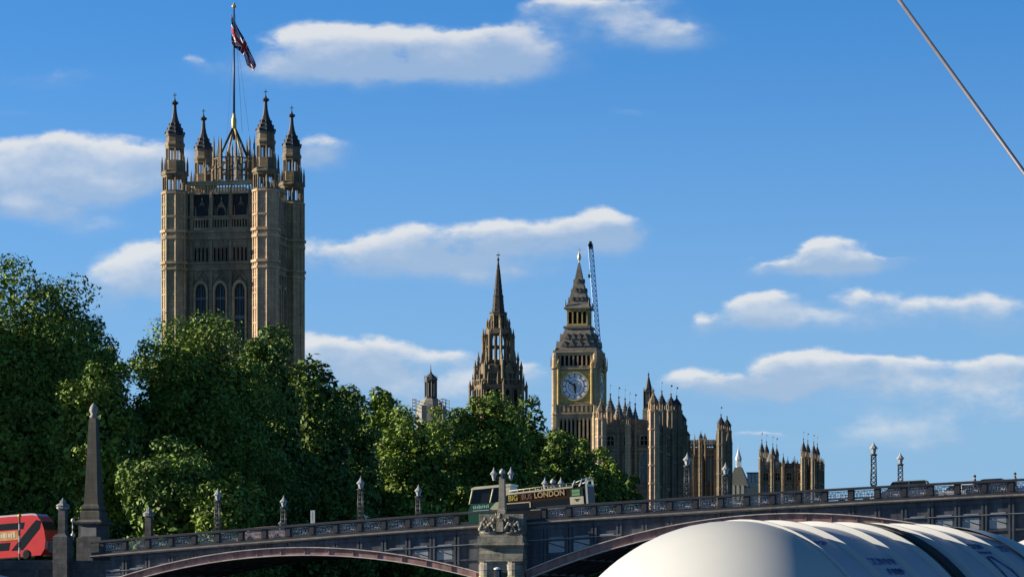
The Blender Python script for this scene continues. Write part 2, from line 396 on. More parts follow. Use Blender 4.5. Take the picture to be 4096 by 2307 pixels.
for (a, b), top, bot in ((AL, LT, LB), (AR, RT, RB)):
    r = part('arch_rib', rib(a, b, lambda t: top(t) - .07, lambda t: bot(t) + .07, -.10, .5), br_red, bridge)
    m = rib(a, b, lambda t: top(t), lambda t: top(t) - .075, -.34, .5); part('flange', m, br_edge, r)
    m = rib(a, b, lambda t: bot(t) + .075, lambda t: bot(t), -.30, .5); part('flange', m, br_edge, r)
    for t in lr(a + .6, b - .6, int((b - a) / 2.27)): m = MB(); m.box(t - .04, t + .04, -.18, -.08, bot(t) + .1, top(t) - .1); part('stiffener', m, br_red, r)
    m = MB()
    for y in (3.5, 7, 10.5, 14, 17.4):
        q = rib(a, b, lambda t: top(t), lambda t: bot(t), y, y + .45)
        m.add(q.v, q.f)
    for t in lr(a + 1, b - 1, 12): m.box(t - .15, t + .15, .5, 17.4, bot(t) + .05, bot(t) + .35)
    q = rib(a, b, lambda t: bot(t) + .62, lambda t: bot(t) + .52, .5, 17.9); m.add(q.v, q.f)
    part('inner_arch_rib', m, br_dark, bridge)
# bays
PITCH = 2.27
def bays(t_ref, lo, hi):
    k0 = math.ceil((lo - t_ref) / PITCH); k1 = math.floor((hi - t_ref) / PITCH)
    return [t_ref + PITCH * k for k in range(k0, k1 + 1)]
posts = bays(bt(1342), -38.6, -2.3) + bays(bt(3829), 2.3, 62)
post_me = None
def z_box(m, t0, t1, y0, y1, o0, o1):     # box that follows the parapet slope
    m.add([(t0, y0, zc(t0) + o0), (t1, y0, zc(t1) + o0), (t1, y1, zc(t1) + o0), (t0, y1, zc(t0) + o0), (t0, y0, zc(t0) + o1), (t1, y0, zc(t1) + o1), (t1, y1, zc(t1) + o1), (t0, y1, zc(t0) + o1)],
          [(0, 3, 2, 1), (4, 5, 6, 7), (0, 1, 5, 4), (1, 2, 6, 5), (2, 3, 7, 6), (3, 0, 4, 7)])
def seg(m, t0, o0, t1, o1, r, y=.16): m.tube((t0, y, zc(t0) + o0), (t1, y, zc(t1) + o1), r, 5)
for t in posts:
    m = MB(); z_box(m, t - .29, t + .29, .02, .36, -1.03, -.16)
    z_box(m, t - .20, t + .20, -.05, .02, -.98, -.22); part('parapet_post', m, br_dark, bridge)
for side in (posts[:len([p for p in posts if p < 0])], [p for p in posts if p > 0]):
    for i, (a, b) in enumerate(zip(side, side[1:])):
        a += .30; b -= .30; mid = (a + b) / 2; w = b - a; r0 = random.Random(int(a * 100))
        m = MB()
        for o in (-.28, -.60, -.93): seg(m, a, o, b, o, .035)
        seg(m, a, -.44, mid - .25, -.44, .022); seg(m, mid + .25, -.76, b, -.76, .022)
        for q in (.2, .8):
            c = a + w * q
            seg(m, c - .28, -.92, c, -.30, .026); seg(m, c + .28, -.92, c, -.30, .026); seg(m, c - .28, -.30, c, -.92, .026); seg(m, c + .28, -.30, c, -.92, .026)
        ring = [(mid + .24 * math.cos(2 * math.pi * k / 14), -.60 + .27 * math.sin(2 * math.pi * k / 14)) for k in range(15)]
        for (t0, o0), (t1, o1) in zip(ring, ring[1:]): seg(m, t0, o0, t1, o1, .03)
        seg(m, mid, -.92, mid, -.28, .03)
        part('parapet_grille', m, br_grille, bridge)
# far parapet
m = MB(); m.sweep([(17.9, 0), (17.9, -.17), (18.4, -.17), (18.4, 0)], TS, zc); m.sweep([(17.95, -1.02), (17.95, -1.9), (18.3, -1.9), (18.3, -1.02)], TS, zc)
for t in bays(bt(1342), -38.6, 62): z_box(m, t - .29, t + .29, 17.96, 18.3, -1.03, -.16)
part('far_parapet', m, br_dark, bridge)
# spandrel framing: pilasters, rails, panes
for top, lim in ((LT, AL), (RT, AR)):
    for t in [p for p in posts if lim[0] < p < lim[1]]:
        lowz = top(t) - zc(t) + .05
        if lowz > -1.6: continue
        for dxx, wd in ((-.16, .09), (.16, .09)):
            m = MB(); z_box(m, t + dxx - wd, t + dxx + wd, -.02, .13, max(lowz, -8.5), -1.53); part('pilaster', m, br_steel, bridge)
    for o0, o1 in ((-1.95, -1.62), (-3.02, -2.86), (-4.32, -4.16)):
        run = []
        for t in lr(lim[0], lim[1], 90) + [None]:
            if t is not None and top(t) - zc(t) < o0 - .02: run.append(t); continue
            if len(run) > 2:
                m = MB(); m.sweep([(0, o1), (0, o0), (.125, o0), (.125, o1)], run, zc); part('spandrel_rail', m, br_steel, bridge)
                if o0 == -3.02: m = MB(); m.sweep([(-.06, o1), (-.06, o1 - .045), (-.002, o1 - .045), (-.002, o1)], run, zc); part('spandrel_ledge', m, br_pane, bridge)
            run = []
for side, top in (([p for p in posts if p < 0], LT), ([p for p in posts if 0 < p < 46], RT)):
    for a, b in zip(side, side[1:]):
        a += .42; b -= .42
        for o0, o1 in ((-4.08, -3.1),):
            pts = []
            zt = [max(o0, top(t) - zc(t) + .08) for t in (a, b)]
            if min(o1 - zt[0], o1 - zt[1]) < .25: continue
            m = MB(); m.add([(a, .11, zc(a) + zt[0]), (b, .11, zc(b) + zt[1]), (b, .11, zc(b) + o1), (a, .11, zc(a) + o1)], [(0, 1, 2, 3)])
            p = part('spandrel_pane', m, br_pane, bridge)
            m = MB(); m.tube((a, .08, zc(a) + o1 - .1), (b, .08, zc(b) + max(zt[1] + .05, o1 - .62)), .045, 5)
            part('diagonal_bar', m, br_steel, p)  # dark bar drawing the diagonal shadow across the lit pane
        m = MB(); z_box(m, a + .05, b - .05, .03, .112, -2.82, -2.74)
        if max(top(a) - zc(a), top(b) - zc(b)) < -2.9: part('sill', m, br_pane, bridge)
# pier
def qx(x): return 1850 + x / 4.7275
def qy(y): return 2000 + y / 4.7275
pier = MB(); t0, t1 = -2.0, 2.05
pier.box(t0, t1, -1.2, 18.5, 8.9, 11.2)
pier.box(t0 + .02, t1 - .02, -1.35, 19, 9.9, 10.55)
for c, w in ((-1.28, .74), (1.28, .74)):
    pier.lathe([(w, -1), (w, 9.05), (w * 1.04, 9.1), (w * 1.04, 9.55), (w * .9, 9.75), (w, 9.88)], c, -1.05, 16, smooth=False)
pier.box(-1.9, 1.9, -.6, 18.5, -1, 9.88)
pier.box(t0 - .08, t1 + .08, -1.3, 19, 9.88, 10.0)
pier_o = part('bridge_pier', pier, granite, bridge)
m = MB(); m.add([(t0, -1.35, 10.55), (t1, -1.35, 10.55), (t1 - .25, -1.0, 11.2), (t0 + .25, -1.0, 11.2)], [(0, 1, 2, 3)])
m.add([(t0, -1.35, 10.55), (t0 + .25, -1.0, 11.2), (t0 + .25, 0, 11.2), (t0, 0, 10.55)], [(0, 1, 2, 3)])
m.box(t0 - .35, t1 + .2, -1.75, 1.2, 11.32, 11.55); m.box(t0 - .15, t1 + .08, -1.55, 1.2, 11.2, 11.32)
m.box(t0 - .05, t1 + .0, -1.5, 1.2, 11.55, 12.12); m.box(t0 + .08, t1 - .1, -1.38, 1.2, 12.12, 12.32)
m.box(t0 - .02, t1 - .02, -1.2, 1.3, 12.32, 14.05)
part('pier_capital', m, granite, pier_o)
m = MB()
for c in (-1.28, 1.28):
    m.lathe([(.82, -1), (.82, 8.35), (.74, 8.62)], c, -1.08, 16)
m.box(-2.0, 2.05, -1.95, 18, 7.6, 8.2)
part('pier_footing', m, moss, pier_o)
m = MB(); R = random.Random(5)
m.prism_y(arch(.62, 12.5, 13.2, 13.62), -1.62, -1.2)
for s in (-1, 1):
    body = [(s * .45, -1.45, 12.75), (s * .8, -1.5, 13.2), (s * 1.2, -1.45, 13.0), (s * 1.6, -1.45, 13.25), (s * 1.82, -1.4, 12.75)]
    m.path(body, .17, 7)
    for p in body: m.ball(p, .2 + R.random() * .05, .18, .2, 8, 5)
    m.ball((s * .55, -1.5, 13.55), .18, .18, .2); m.ball((s * .78, -1.45, 13.72), .13, .13, .12)
    for k in range(7):
        m.ball((s * (.5 + R.random() * 1.3), -1.4 - R.random() * .15, 12.5 + R.random() * 1.2), .07 + R.random() * .13, .1, .06 + R.random() * .12, 7, 5)
    m.tube((s * 1.0, -1.4, 12.5), (s * 1.25, -1.45, 13.5), .1, 6); m.tube((s * 1.45, -1.45, 12.45), (s * 1.2, -1.45, 12.95), .09, 6)
    m.tube((s * .4, -1.4, 12.42), (s * 1.8, -1.4, 12.48), .1, 6)
m.ball((0, -1.5, 13.8), .26, .2, .17); m.ball((0, -1.45, 14.02), .16, .15, .14)
for k in range(5): m.tube((-.3 + .15 * k, -1.5, 13.85), (-.42 + .21 * k, -1.5, 14.15), .045, 5)
part('carved_crest', m, granite, pier_o, 'weathered carved coat of arms with two supporters')
# second pier at the far end of the right arch, abutment at the left
m = MB(); m.box(47.5, 51.6, -1.2, 18.5, -1, 12.6); m.box(47.2, 51.9, -1.5, 18.8, 12.6, 13.1); m.box(47.5, 51.6, -1.2, 18.5, 13.1, 16)
part('bridge_pier', m, granite, bridge)
m = MB(); m.box(-60, -37.4, .2, 18.3, -1, 10.15); part('abutment', m, granite_dk, bridge)

# ------------------------------------------------------------------ lattice lamp posts on both parapets
def lamp_post(label, loc, group):
    o = thing('street_lamp', label, 'street lamp', loc, -TH_B, group)
    H = 2.62
    m = MB(); m.lathe([(.30, 0), (.30, .12), (.22, .16)], n=4, rot=math.pi / 4); part('base', m, lamp_m, o)
    m = MB()
    def hw(z): return .235 - .045 * z / H
    for sx, sy in ((-1, -1), (1, -1), (1, 1), (-1, 1)):
        m.tube((sx * hw(0), sy * hw(0), .12), (sx * hw(H), sy * hw(H), H), .034, 5)
    k = 6
    for i in range(k):
        za, zb = .15 + (H - .15) * i / k, .15 + (H - .15) * (i + 1) / k; zm = (za + zb) / 2
        for q in range(4):
            M0 = RZ(90 * q); m.M = M0
            m.tube((-hw(za), -hw(za), za), (hw(zb), -hw(zb), zb), .026, 4); m.tube((hw(za), -hw(za), za), (-hw(zb), -hw(zb), zb), .026, 4)
        m.M = Matrix.Identity(4)
    part('lattice_post', m, lamp_m, o)
    m = MB(); m.lathe([(.20, H), (.34, H + .08), (.34, H + .14), (.2, H + .2)], n=8); part('collar', m, lamp_m, o)
    m = MB(); m.lathe([(.18, H + .2), (.29, H + .62)], n=6); part('lantern', m, lamp_g, o)
    m = MB(); m.lathe([(.36, H + .62), (.38, H + .68), (.22, H + .86), (.12, H + .98), (.09, H + 1.06), (.05, H + 1.12), (.012, H + 1.30)], n=8); part('lamp_cap', m, lamp_w, o)
    return o
l0 = None
near_px = [(868, 'first'), (1440, ''), (2747, ''), (3493, '')]
LAMP_LABELS = ['lattice lamp post on the near parapet in front of the low sunlit bush', 'lattice lamp post on the near parapet midway between the bush and the open top bus',
               'lattice lamp post in front of the shaded right flank of the tall palace pavilion', 'dark lattice lamp post against open sky, left of the grey car roof']
FAR_LABELS = ['lattice lamp post on the far parapet just right of the narrow white sign', 'lattice lamp post on the far parapet, the last one left of the open top bus',
              'lattice lamp post in front of the low palace wing and its end turrets', 'dark lattice lamp post rising behind the grey car roof against open sky']
for (px, _), a, b in zip(near_px, LAMP_LABELS, FAR_LABELS):
    t = bt(px)
    for y, lab in ((.2, a), (18.1, b)):
        p = bw(t, y, zc(t) + .02)
        if l0 is None: l0 = lamp_post(lab, p, 'lattice lamp posts along the bridge')
        else: copy_tree(l0, label=lab, location=p)
# triple lamps on the pier
def triple(label, loc):
    o = thing('street_lamp', label, 'street lamp', loc, -TH_B, 'triple lamps on the bridge pier')
    m = MB(); m.lathe([(.52, 0), (.52, .35), (.42, .45), (.40, .55), (.33, 3.15), (.36, 3.2)], n=4, rot=math.pi / 4); part('column', m, mat('lamp_column_stone', (.30, .27, .215), .8, .3, 2, bump=.3), o)
    m = MB(); m.box(-.75, .75, -.05, .05, 3.22, 3.32); m.lathe([(.3, 3.2), (.2, 3.42), (.16, 3.6)], n=8)
    for s in (-1, 1): m.tube((s * .3, 0, 2.9), (s * .75, 0, 3.22), .04, 5)
    part('arm', m, lamp_m, o)
    for s in (-1, 1):
        m = MB(); m.lathe([(.10, 3.02), (.16, 3.2), (.24, 3.55)], s * .78, 0, 6); L = part('lantern', m, lamp_g, o)
        m = MB(); m.lathe([(.32, 3.55), (.33, 3.62), (.17, 3.8), (.07, 3.95), (.012, 4.2)], s * .78, 0, 8); part('lamp_cap', m, lamp_w, L)
    m = MB(); m.lathe([(.24, 3.6), (.28, 3.7), (.24, 3.86), (.12, 4.0), (.02, 4.08)], 0, 0, 10, smooth=True); L = part('lantern', m, lamp_w, o)
    return o
o = triple('stone lamp column with three white capped lanterns standing on the carved bridge pier', bw(-.12, -.3, 14.05))
o2 = copy_tree(o, label='smaller looking triple lantern column rising behind the open top bus', location=bw(-.12, 18.0, 13.95))

# ------------------------------------------------------------------ left end: pylons, obelisk, beacons, approach
def pylon(label, loc):
    o = thing('gate_pylon', label, 'pylon', loc, -TH_B, 'granite pylons at the bridge end')
    m = MB(); m.lathe([(1.0, -6), (1.0, .3), (.55, .55), (.52, .6), (.47, 2.75), (.45, 2.8)], n=4, rot=math.pi / 4); part('shaft', m, granite_dk, o)
    m = MB(); m.lathe([(.45, 2.8), (.6, 2.9), (.62, 3.05), (.45, 3.15)], n=8); m.lathe([(.66, 3.15), (.62, 3.22), (.3, 3.4)], n=8)
    part('capital', m, mat('pylon_cap_stone', (.30, .30, .30), .8, .4, 4), o)
    m = MB()
    for k in range(6): m.ball((.18 * math.cos(k), .18 * math.sin(k), 3.5), .14, .14, .18, 6, 4)
    m.ball((0, 0, 3.72), .13, .13, .15, 6, 4); part('finial', m, MATS['pylon_cap_stone'], o)
    return o
pz = at(250, 2160, 266).z
py1 = pylon('dark granite pylon with carved cap standing beside the red bus', at(252, 2158, 266))
py2 = copy_tree(py1, label='grey granite pylon with carved cap standing alone right of the obelisk', location=at(596, 2170, 284), scale=(.92, .92, .92))
ob = thing('obelisk', 'tall grey stone obelisk with pineapple finial on a stepped pedestal', 'obelisk', at(375, 2170, 274), -TH_B)
z0 = 0
Zo = lambda py: (2170 - py) / F * 274
m = MB(); q = math.sqrt(2)
m.lathe([(1.35 * q * .92, -6.5), (1.35 * q * .92, Zo(2150)), (1.1 * q, Zo(2148)), (1.1 * q, Zo(2100))], n=4, rot=math.pi / 4)
m.lathe([(1.1 * q, Zo(2100)), (1.35 * q, Zo(2096)), (1.42 * q, Zo(2088)), (1.1 * q, Zo(2078))], n=4, rot=math.pi / 4)
part('pedestal', m, granite_dk, ob)
m = MB(); m.box(-.85, .75, -1.16, -1.09, Zo(2145), Zo(2108)); part('panel', m, mat('obelisk_panel', (.22, .21, .2), .8, .25, 2), ob)
m = MB(); m.lathe([(.98 * q, Zo(2078)), (.98 * q, Zo(2046)), (.80 * q, Zo(2042)), (.90 * q, Zo(2034)), (.90 * q, Zo(2024)), (.76 * q, Zo(2018)), (.70 * q, Zo(2014)), (.37 * q, Zo(1690)), (.32 * q, Zo(1672))], n=4, rot=math.pi / 4)
part('shaft', m, mat('obelisk_stone', (.095, .088, .07), .8, .4, 1, streak=True, block=(.9, .6, .02)), ob)
m = MB(); m.lathe([(.30, Zo(1672)), (.42, Zo(1664)), (.25, Zo(1658)), (.36, Zo(1648)), (.42, Zo(1638)), (.3, Zo(1624)), (.08, Zo(1612))], n=10, smooth=True); part('finial', m, mat('obelisk_finial_stone', (.34, .30, .25), .8, .3, 5), ob)
def beacon(label, loc, gcol, H):
    o = thing('crossing_beacon', label, 'crossing beacon', loc, 0, 'crossing beacons by the bridge end')
    m = MB(); m.cur = 0
    n = 7
    for i in range(n):
        m.cur = 0 if i % 2 == 0 else 1
        m.lathe([(.085, H * i / n), (.085, H * (i + 1) / n)], n=8)
    part('pole', m, [black, mat('beacon_white_band', (.45, .45, .45), .5, .1, 3)], o)
    m = MB(); m.ball((0, 0, H + .19), .2); part('globe', m, gcol, o)
    return o
yglobe = mat('amber_globe', (.75, .48, .08), .35, .1, 3)
beacon('crossing beacon with amber globe on a dark pole in front of the red bus', at(78, 2236, 270), yglobe, 3.9)
b2 = beacon('crossing beacon with pale globe on a banded pole between pylon and obelisk', at(292, 2170, 272), mat('pale_globe', (.62, .58, .46), .35, .1, 3), 1.95)
m = MB(); m.ball((0, 0, .75), .21); part('lower_globe', m, MATS['pale_globe'], b2)
# approach road and its retaining wall
m = MB(); m.box(-220, at(262, 2235, 266).x, 268.5, 300, 4.9, 10.25)
solo('approach_road', m, asphalt, None, None, kind='structure')
m = MB(); x1 = at(240, 0, 266).x
m.box(-200, x1, 266.5, 268.4, -1, 10.2); m.box(at(190, 0, 266).x, x1, 266.2, 266.5, 10.9, 11.95); m.box(-200, x1, 266.3, 266.5, 9.3, 9.6)
for k in range(6): m.box(x1 - 2 - 5 * k - .4, x1 - 2 - 5 * k, 266.25, 266.5, -1, 9.3)
solo('retaining_wall', m, granite_dk, 'dark stone retaining wall below the red bus at the bridge end', 'retaining wall')
# narrow white sign, mooring post, gull
so = thing('street_sign', 'narrow white sign board on a post behind the parapet, right of the bush', 'sign', bw(bt(1050), 14, zc(bt(1050)) - 1.15), -TH_B)
m = MB(); m.tube((0, 0, 0), (0, 0, 3.0), .05, 6); part('post', m, lamp_m, so)
m = MB(); m.box(-.22, .22, -.04, .04, 1.45, 3.15); part('board', m, mat('sign_white', (.5, .54, .54), .5, .1, 2), so)
mo = thing('mooring_post', 'black mooring post with white stripes and white cap before the stone pier', 'mooring post', (XX(1991, 250), 250, 0))
m = MB(); zt = ZZ(2276, 250); m.lathe([(.33, -2), (.33, zt)], n=14, smooth=True); part('pile', m, black, mo)
m = MB()
for a in (-100, -78): 
    c = math.radians(a); m.box(.36 * math.cos(c) - .045, .36 * math.cos(c) + .045, .35 * math.sin(c) - .03, .35 * math.sin(c) + .03, 1, zt - .1)
part('white_stripe', m, lamp_w, mo)
m = MB(); m.lathe([(.36, zt), (.36, zt + .1), (.15, zt + .2)], n=14); part('cap', m, mat('post_cap_white', (.7, .7, .68), .5, .1, 2), mo)
def gull(label, px, d):
    t = bt(px); o = thing('gull', label, 'gull', bw(t, .15, zc(t) + .03), 0, 'gulls perched on the coping')
    m = MB(); m.M = RZ(d)
    m.ball((0, 0, .22), .19, .09, .10, 10, 6); m.ball((.17, 0, .37), .065, .055, .06, 8, 5); m.tube((.1, 0, .27), (.17, 0, .37), .055, 6); m.tube((.22, 0, .36), (.29, 0, .345), .018, 5, .005)
    m.tube((-.12, 0, .2), (-.32, 0, .19), .05, 6, .02); m.tube((.02, .03, .16), (.02, .03, 0), .012, 4); m.tube((.02, -.03, .16), (.02, -.03, 0), .012, 4)
    part('body', m, mat('gull_feathers', (.68, .68, .66), .7, .15, 8), o)
gull('white gull perched on the coping below the lamp post beside the white sign', 1117, 70)
gull('pale gull perched on the coping just right of a lattice lamp post', 1463, 200)

# ------------------------------------------------------------------ gothic pieces
def spirelet(m, cx, cy, r, zb, zt, ogee=True, n=8):
    h = zt - zb
    prof = [(r * 1.12, zb), (r * 1.12, zb + .04 * h), (r * .95, zb + .08 * h)]
    prof += [(r * .80, zb + .22 * h), (r * .48, zb + .42 * h), (r * .24, zb + .62 * h), (r * .13, zb + .78 * h), (r * .10, zb + .86 * h)] if ogee else [(r * .62, zb + .35 * h), (r * .3, zb + .65 * h), (r * .1, zb + .86 * h)]
    prof += [(r * .26, zb + .89 * h), (r * .26, zb + .92 * h), (r * .08, zb + .95 * h), (.02, zt)]
    m.lathe(prof, cx, cy, n)
    for k in range(8):                       # crockets climbing the edges
        a = math.pi / 8 + k * math.pi / 4
        for f, rr in ((.14, .9), (.3, .68), (.45, .46)):
            m.box(cx + rr * r * math.cos(a) - .05 * r, cx + rr * r * math.cos(a) + .05 * r, cy + rr * r * math.sin(a) - .05 * r, cy + rr * r * math.sin(a) + .05 * r, zb + f * h, zb + (f + .05) * h)
def octo_ribs(m, cx, cy, r, z0, z1, w):
    for k in range(8):
        a = math.pi / 8 + k * math.pi / 4
        m.lathe([(w, z0), (w, z1)], cx + r * math.cos(a), cy + r * math.sin(a), 6)
def lantern_stage(m, cx, cy, r, z0, z1, w, cols=8, sub=True):
    for k in range(cols):
        a = math.pi / 8 + k * 2 * math.pi / cols
        m.lathe([(w, z0), (w, z1)], cx + r * math.cos(a), cy + r * math.sin(a), 6)
        if sub:
            a2 = a + math.pi / cols; rr = r * math.cos(math.pi / cols)
            m.lathe([(w * .5, z0), (w * .5, z1)], cx + rr * math.cos(a2), cy + rr * math.sin(a2), 5)
    m.lathe([(r + w, z1 - .12 * (z1 - z0)), (r + w, z1)], cx, cy, 8); m.lathe([(r + w, z0), (r + w, z0 + .1 * (z1 - z0))], cx, cy, 8)
def vane(m, cx, cy, z0, z1, s, ang=0.3):
    m.tube((cx, cy, z0), (cx, cy, z1), .02 * s, 4)
    m.M = TR(cx, cy, z1) @ Matrix.Rotation(ang, 4, 'Z')
    m.add([(0, -.03, -.4 * s), (.42 * s, -.03, -.3 * s), (.3 * s, -.03, .05 * s), (0, -.03, .08 * s), (0, .03, -.4 * s), (.42 * s, .03, -.3 * s), (.3 * s, .03, .05 * s), (0, .03, .08 * s)],
          [(0, 1, 2, 3), (7, 6, 5, 4), (0, 4, 5, 1), (1, 5, 6, 2), (2, 6, 7, 3), (3, 7, 4, 0)])
    m.M = Matrix.Identity(4)

# ------------------------------------------------------------------ Victoria-type square tower
TH = math.radians(11.5); GZ = 5.0
vt = thing('palace_tower', 'massive square stone gothic tower with four corner turrets and a flagpole on top', 'tower', (-55.2, 570.9, GZ), -TH)
HF = 9.25; WP = 8.75                       # turret centre offset, wall plane
zv = lambda py: ZZ(py, 562) 
wall = MB(-GZ); wall.box(-WP, WP, -WP, WP, GZ, zv(919)); wall.box(-WP, WP, -WP + .9, WP, zv(919), zv(770))
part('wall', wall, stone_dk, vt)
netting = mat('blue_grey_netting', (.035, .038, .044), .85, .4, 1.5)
bayx = [-3.95, 0.0, 3.95]
for k in range(4):
    R4 = RZ(90 * k); trim = MB(-GZ); par = MB(-GZ); trim.M = par.M = R4
    for y0, y1, d in ((957, 944, .35), (930, 919, .5), (944, 930, .2), (1080, 1070, .35), (1056, 1046, .5), (1070, 1056, .2), (870, 862, .25)):
        trim.box(-6.9, 6.9, -WP - d, -WP + .01, zv(y0), zv(y1))
    for x in (-5.95, -1.98, 1.98, 5.95):           # buttress strips between bays
        trim.box(x - .34, x + .34, -WP - .38, -WP + .01, GZ, zv(1082)); trim.box(x - .28, x + .28, -WP - .3, -WP + .01, zv(1044), zv(960)); trim.box(x - .3, x + .3, -WP - .25, -WP + .95, zv(917), zv(775))
        trim.lathe([(.3, zv(775)), (.05, zv(745))], x, -WP, 4)
    for bx in bayx:
        dark = MB(-GZ); niche = MB(-GZ); dark.M = niche.M = R4
        for s in (-1, 1):                          # gabled heads above the great windows
            trim.tube((bx + s * 1.5, -WP - .2, zv(1128)), (bx, -WP - .2, zv(1086)), .16, 5)
        trim.box(bx - .12, bx + .12, -WP - .3, -WP, zv(1100), zv(1082))
        trim.tube((bx, -WP - .05, zv(1118)), (bx, -WP - .25, zv(1118)), .5, 8)
        # upper stage: dark recessed bay with ogee niche and pierced panel below
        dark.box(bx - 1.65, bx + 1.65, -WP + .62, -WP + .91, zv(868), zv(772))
        niche.ring_y(arch(2.1, zv(862), zv(845), zv(815)), arch(1.5, zv(862), zv(848), zv(828)), -WP + .2, -WP + .62)
        niche.box(bx - .1, bx + .1, -WP + .3, -WP + .62, zv(815), zv(785)) if False else None
        for s in (-1, 1): niche.lathe([(.13, zv(868)), (.11, zv(838)), (.02, zv(818))], bx + s * 1.3, -WP + .4, 4); niche.tube((bx + s * .55, -WP + .4, zv(822)), (bx, -WP + .4, zv(804)), .09, 4)
        niche.tube((bx, -WP + .4, zv(822)), (bx, -WP + .4, zv(784)), .08, 5); niche.ball((bx, -WP + .4, zv(794)), .2)
        for q in range(6): niche.box(bx - 1.5 + q * .56, bx - 1.32 + q * .56, -WP + .1, -WP + .5, zv(908), zv(872))
        niche.box(bx - 1.65, bx + 1.65, -WP, -WP + .6, zv(877), zv(869)); niche.box(bx - 1.65, bx + 1.65, -WP, -WP + .6, zv(919), zv(908))
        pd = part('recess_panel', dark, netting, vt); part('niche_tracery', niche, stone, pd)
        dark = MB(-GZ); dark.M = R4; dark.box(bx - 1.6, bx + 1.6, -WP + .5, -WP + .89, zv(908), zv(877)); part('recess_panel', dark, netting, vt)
    for q in range(29):                            # blind panelling
        x = -6.6 + q * 13.2 / 28
        trim.box(x - .06, x + .06, -WP - .14, -WP + .01, zv(1070), zv(1056)); trim.box(x - .06, x + .06, -WP - .14, -WP + .01, zv(944), zv(930))
        if q % 2: trim.box(x - .07, x + .07, -WP - .12, -WP + .01, zv(984), zv(960))
        if abs(((x + 5.93) % 3.96) - 1.98) > 1.5: trim.box(x - .08, x + .08, -WP - .12, -WP + .01, GZ, zv(1100))
    # pierced parapet
    par.box(-7.0, 7.0, -WP - .1, -WP + .3, zv(775), zv(768)); par.box(-7.0, 7.0, -WP - .25, -WP + .4, zv(740), zv(731)); par.box(-7, 7, -WP - .1, -WP + .3, zv(731), zv(722))
    for q in range(24): par.box(-6.9 + q * .6 - .1, -6.9 + q * .6 + .1, -WP - .05, -WP + .25, zv(768), zv(740))
    part('string_course', trim, stone_dk, vt); part('parapet', par, stone, vt)
m = MB(-GZ); m.lathe([(9.0, zv(778)), (4.2, zv(735)), (4.0, zv(730))], n=4, rot=math.pi / 4); part('roof', m, slate, vt)
for k in (0, 1):
    for bx in bayx:
        m = MB(-GZ); m.M = RZ(90 * k)
        A = arch(2.9, zv(1420), zv(1165), zv(1122), cx=bx); Bn = arch(2.2, zv(1419), zv(1168), zv(1134), cx=bx)
        m.ring_y(A, Bn, -WP - .7, -WP + .01)
        wo = part('window', m, stone, vt)
        m = MB(-GZ); m.M = RZ(90 * k); m.prism_y(Bn, -WP - .06, -WP + .01); part('pane', m, glass, wo)
        m = MB(-GZ); m.M = RZ(90 * k)
        m.box(bx - .07, bx + .07, -WP - .25, -WP - .05, zv(1419), zv(1136)); m.box(bx - 1.1, bx + 1.1, -WP - .24, -WP - .05, zv(1196), zv(1188)); m.box(bx - 1.1, bx + 1.1, -WP - .24, -WP - .05, zv(1275), zv(1262))
        for s in (-.55, .55): m.box(bx + s - .04, bx + s + .04, -WP - .2, -WP - .05, zv(1419), zv(1150))
        part('mullion', m, mat('window_lead_bar', (.12, .15, .16), .5, .2, 2), wo)
        for q in range(4):
            m = MB(-GZ); m.M = RZ(90 * k); cx = bx + (-1.2 + .8 * q)
            m.ring_y(arch(.66, zv(1044), zv(996), zv(984), 3, cx), arch(.42, zv(1043), zv(998), zv(988), 3, cx), -WP - .22, -WP + .01)
            w2 = part('slit_window', m, stone_dk, vt)
            m = MB(-GZ); m.M = RZ(90 * k); m.prism_y(arch(.42, zv(1043), zv(998), zv(988), 3, cx), -WP - .04, -WP + .01); part('pane', m, hollow, w2)
